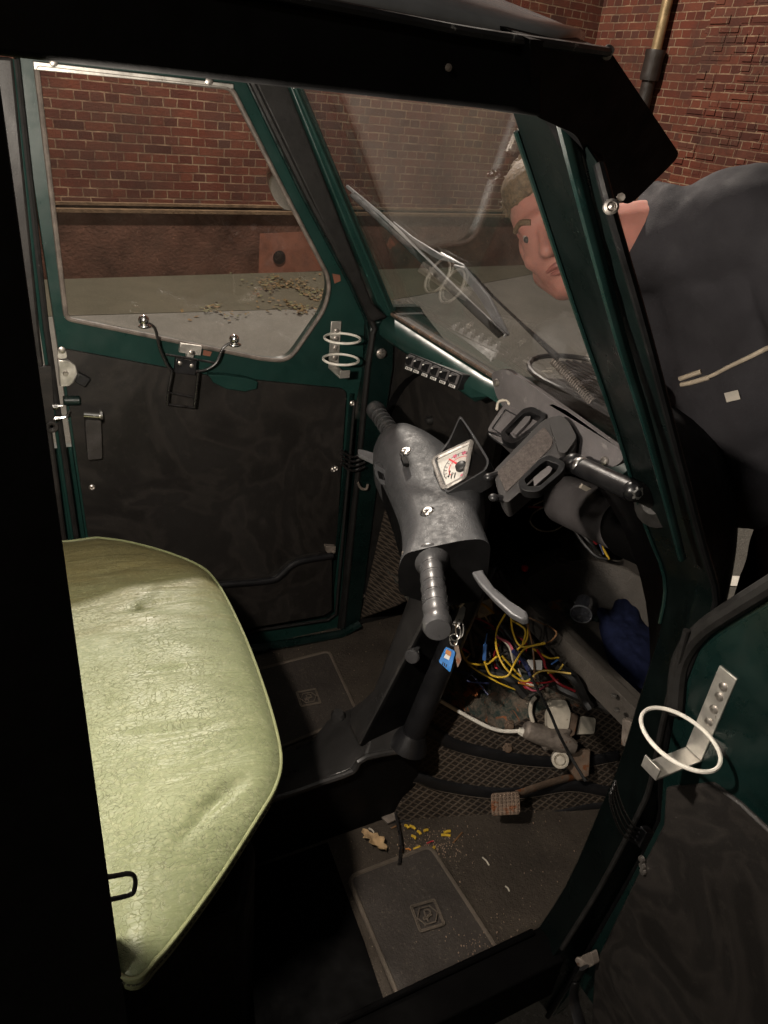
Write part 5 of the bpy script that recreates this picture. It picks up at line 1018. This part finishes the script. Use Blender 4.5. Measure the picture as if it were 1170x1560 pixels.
# ================================================================== BUILDING, GROUND
K = V((5.72, 6.99, 0)); TH = math.atan2(.092, .996)
bld = bpy.data.objects.new('brick_building', None); COL.objects.link(bld); bld.location = (K.x, K.y, GZ); WLOC[bld.name] = V((K.x, K.y, GZ)); tag(bld, 'old red brick building with rendered plinth and iron drainpipe across the road', 'building')
def wpart(name, boxes, m_, rot, prisms=()):
    m = M()
    for c, h in boxes: m.box(c, h)
    for p, v in prisms: m.prism(p, v)
    c0 = [v.co.copy() for v in m.b.verts]; o = m.build(name, m_)
    off = o.location.copy(); 
    for v in o.data.vertices: v.co += off
    o.parent = bld; o.location = (0, 0, -GZ); o.rotation_euler = (0, 0, rot); return o
LZ = .20
wpart('wall', [((-7, .2, 4.2), (7, .2, 4.0))], MT['brick'], TH)['label'] = 'brick wall facing the van'
w2 = wpart('wall', [((4.0, .2, 4.2), (4.0, .2, 4.0))], MT['brick'], -math.pi / 2); w2['label'] = 'side brick wall behind the person'
wpart('plinth', [((-7, .19, -.10), (7, .24, .262))], MT['plinth'], TH); wpart('plinth', [((4.0, .19, -.10), (4.0, .24, .262))], MT['plinth'], -math.pi / 2)
wpart('ledge', [((-7, .17, LZ - .025), (7, .25, .013)), ((-7, .175, LZ + .02), (7, .215, .010))], MT['ledge'], TH)
# local frame of the facing wall
dl_x = V((math.cos(TH), math.sin(TH), 0)); dn = V((math.sin(TH), -math.cos(TH), 0)); WALLP = PL(dn, K + dn * .052)
def loc(p): d = U(p, WALLP) - K; return V((d.dot(dl_x), -.053, d.z))
pl4 = [loc(p) for p in ((396, 356), (486, 352), (496, 412), (394, 418))]; hc = loc((425, 392)); hr_ = .06
wpart('cover_plate', [], MT['rust_plate'], TH, [(pl4, (0, .004, 0))])
cpm = M(); cpm.lathe((hc.x, -.060, hc.z), (0, 1, 0), [(0, hr_), (.004, hr_)], 28); o = cpm.build('plate_hole', MT['black_trim'])
off = o.location.copy(); o.data.transform(Matrix.Translation(off)); o.parent = bld; o.location = (0, 0, -GZ); o.rotation_euler = (0, 0, TH)
ph = U((1008, 40), PX(K.x - .10)); zc = U((1001, 80), PX(K.x - .10)).z
def bpart(m, name, mt): return m.build(name, mt, bld, angle=40)
m = M(); m.lathe((K.x - .10, ph.y, zc), (0, 0, 1), [(0, .046), (8 - zc, .046)], 20); bpart(m, 'drainpipe', MT['pipe_bright'])
m = M(); m.lathe((K.x - .10, ph.y, zc - .22), (0, 0, 1), [(-3, .062), (-.001, .062), (0, .085), (.05, .088), (.17, .084), (.22, .09), (.24, .088)], 24); bpart(m, 'drainpipe', MT['pipe'])
qy = U((1094, 50), PX(K.x)).y
rb_ = random.Random(11); y00 = K.y - qy; pbx = [((y00 + 2.5, -.06, 4.2), (2.5, .06, 3.99))]
for r_ in range(72):
    z0 = .28 + .0655 * r_; x = y00 + (0 if r_ % 2 else .11)
    while x < y00 + 1.9:
        L_ = rb_.choice((.216, .108)); d_ = rb_.choice((0, 0, 0, .003, .005, .008, .011)) if x > y00 + .05 else rb_.choice((.003, .008, .012))
        if d_: pbx.append(((x + L_ / 2 + rb_.uniform(-.006, .006), -.115 - d_ / 2, z0 + .033), (L_ / 2 - .007, .005 + d_ / 2, .0265 + rb_.uniform(-.003, .003))))
        x += L_
    if r_ % 2 == 0 and rb_.random() < .8: pbx.append(((y00 - .022, -.04, z0 + .033), (.03, .05 + rb_.uniform(0, .015), .027)))
pil = wpart('pilaster', pbx, MT['brick'], -math.pi / 2)
m = M(); m.prism([(-120, -120, GZ), (120, -120, GZ), (120, 120, GZ), (-120, 120, GZ)], (0, 0, -.3)); tag(m.build('road', MT['road']), 'grey asphalt road', 'road', kind='structure')
m = M(); m.prism([(-12, 5.35, GZ + .004), (2.5, 5.45, GZ + .004), (3.3, 5.75, GZ + .004), (5.7, 6.75, GZ + .004), (5.7, 7.1, GZ + .004), (-12, 6.0, GZ + .004)], (0, 0, -.05)); tag(m.build('pavement', MT['pavement']), 'dark strip along the wall', 'pavement', kind='structure')  # strip of ground coloured darker than the road
mo = US([(395, 428), (425, 420), (470, 430), (520, 440), (560, 445), (540, 472), (500, 470), (455, 480), (430, 460), (405, 445)], PZ(GZ + .006)); mo = spline(mo, 8, True)
def inside(p, poly):
    c = False; j = len(poly) - 1
    for i in range(len(poly)):
        a, b = poly[i], poly[j]
        if (a.y > p.y) != (b.y > p.y) and p.x < (b.x - a.x) * (p.y - a.y) / (b.y - a.y) + a.x: c = not c
        j = i
    return c
m = M(); rl = random.Random(3); mo2 = spline(US([(305, 470), (345, 466), (380, 476), (365, 486), (330, 482)], PZ(GZ + .006)), 6, True); cnt = 0
for poly, num in ((mo, 2600), (mo2, 260)):
    x0, x1 = min(p.x for p in poly) - .15, max(p.x for p in poly) + .15; y0, y1 = min(p.y for p in poly) - .1, max(p.y for p in poly) + .1; k = 0
    while k < num:
        q = V((rl.uniform(x0, x1), rl.uniform(y0, y1), GZ + .008)); k += 1
        if not inside(q, poly) and rl.random() > .10: continue
        if noise.noise(q * 3.5) < -.15: continue
        r = rl.uniform(.008, .026); t = rl.uniform(0, 6.28); ex = V((math.cos(t), math.sin(t), rl.uniform(-.3, .4))) * r; ey = V((-math.sin(t), math.cos(t), rl.uniform(-.3, .4))) * r * .6; q.z += rl.uniform(0, .02)
        m.mi = rl.choice((0, 0, 1, 2)); m.face([m.v(q - ex), m.v(q - ey * .9), m.v(q + ex), m.v(q + ey)])
tag(m.build('moss_and_leaves', [MT['moss'], simple('brown_leaf', (.12, .075, .035), .9, var=.5, scale=40, bump=.2), simple('olive_moss', (.08, .076, .034), .95, var=.5, scale=40, bump=.4)], None, angle=180), 'yellow brown moss and dead leaves along the foot of the wall', 'leaf litter', kind='stuff')
ln = [U(p, PZ(GZ + .004)) for p in ((1111, 877), (1190, 880), (1190, 893), (1104, 892))]; d = (ln[1] - ln[0]).normalized()
m = M(); m.prism([ln[0] - d * .7, ln[0] + d * 5, ln[3] + d * 5, ln[3] - d * .7], (0, 0, -.02)); tag(m.build('road_marking', MT['paint_line']), 'white painted line on the road', 'road marking', kind='structure')
# ================================================================== LIGHT, CAMERA
w = bpy.data.worlds.new('World'); sc.world = w; w.use_nodes = True; nt = w.node_tree
sky = nt.nodes.new('ShaderNodeTexSky'); sky.sky_type = 'NISHITA'; sky.sun_disc = False; sky.sun_elevation = math.radians(3); sky.sun_rotation = math.radians(200)
nt.links.new(sky.outputs[0], nt.nodes['Background'].inputs[0]); nt.nodes['Background'].inputs[1].default_value = .011
def light(name, ty, loc, energy, col, size):
    l = bpy.data.lights.new(name, ty); l.energy = energy; l.color = col
    if ty == 'SUN': l.angle = size
    else: l.shadow_soft_size = size
    o = bpy.data.objects.new(name, l); COL.objects.link(o); o.location = loc; return o
light('cab_light', 'POINT', (-.02, .50, 1.06), 34, (1, .885, .76), .018)
light('street_light', 'POINT', (1.25, 5.2, 4.4), 1850, (1, .90, .78), .10)
light('added_fill_light', 'POINT', (-3.2, -1.3, 3.0), 170, (1, .92, .82), .12)  # unseen fill lamp, added to brighten the tray, footwell and dash
s_ = light('moon', 'SUN', (0, 0, 9), .02, (1, .95, .88), math.radians(.5)); s_.rotation_euler = (math.radians(40), 0, math.radians(200))
cam = bpy.data.cameras.new('camera'); co = bpy.data.objects.new('camera', cam); COL.objects.link(co); sc.camera = co
cam.sensor_fit = 'VERTICAL'; cam.sensor_height = 36; cam.lens = FP / 1560 * 36; cam.clip_start = .02; cam.clip_end = 500
right = cr.normalized(); up_ = -cd.normalized(); bk = right.cross(up_)
co.matrix_world = Matrix(((right.x, up_.x, bk.x, CAM.x), (right.y, up_.y, bk.y, CAM.y), (right.z, up_.z, bk.z, CAM.z), (0, 0, 0, 1)))
vs = sc.view_settings; vs.view_transform = 'Standard'; vs.look = 'None'; vs.exposure = 0; vs.gamma = 1
sc.cycles.max_bounces = 8; sc.cycles.transparent_max_bounces = 12; sc.cycles.caustics_reflective = False; sc.cycles.caustics_refractive = False
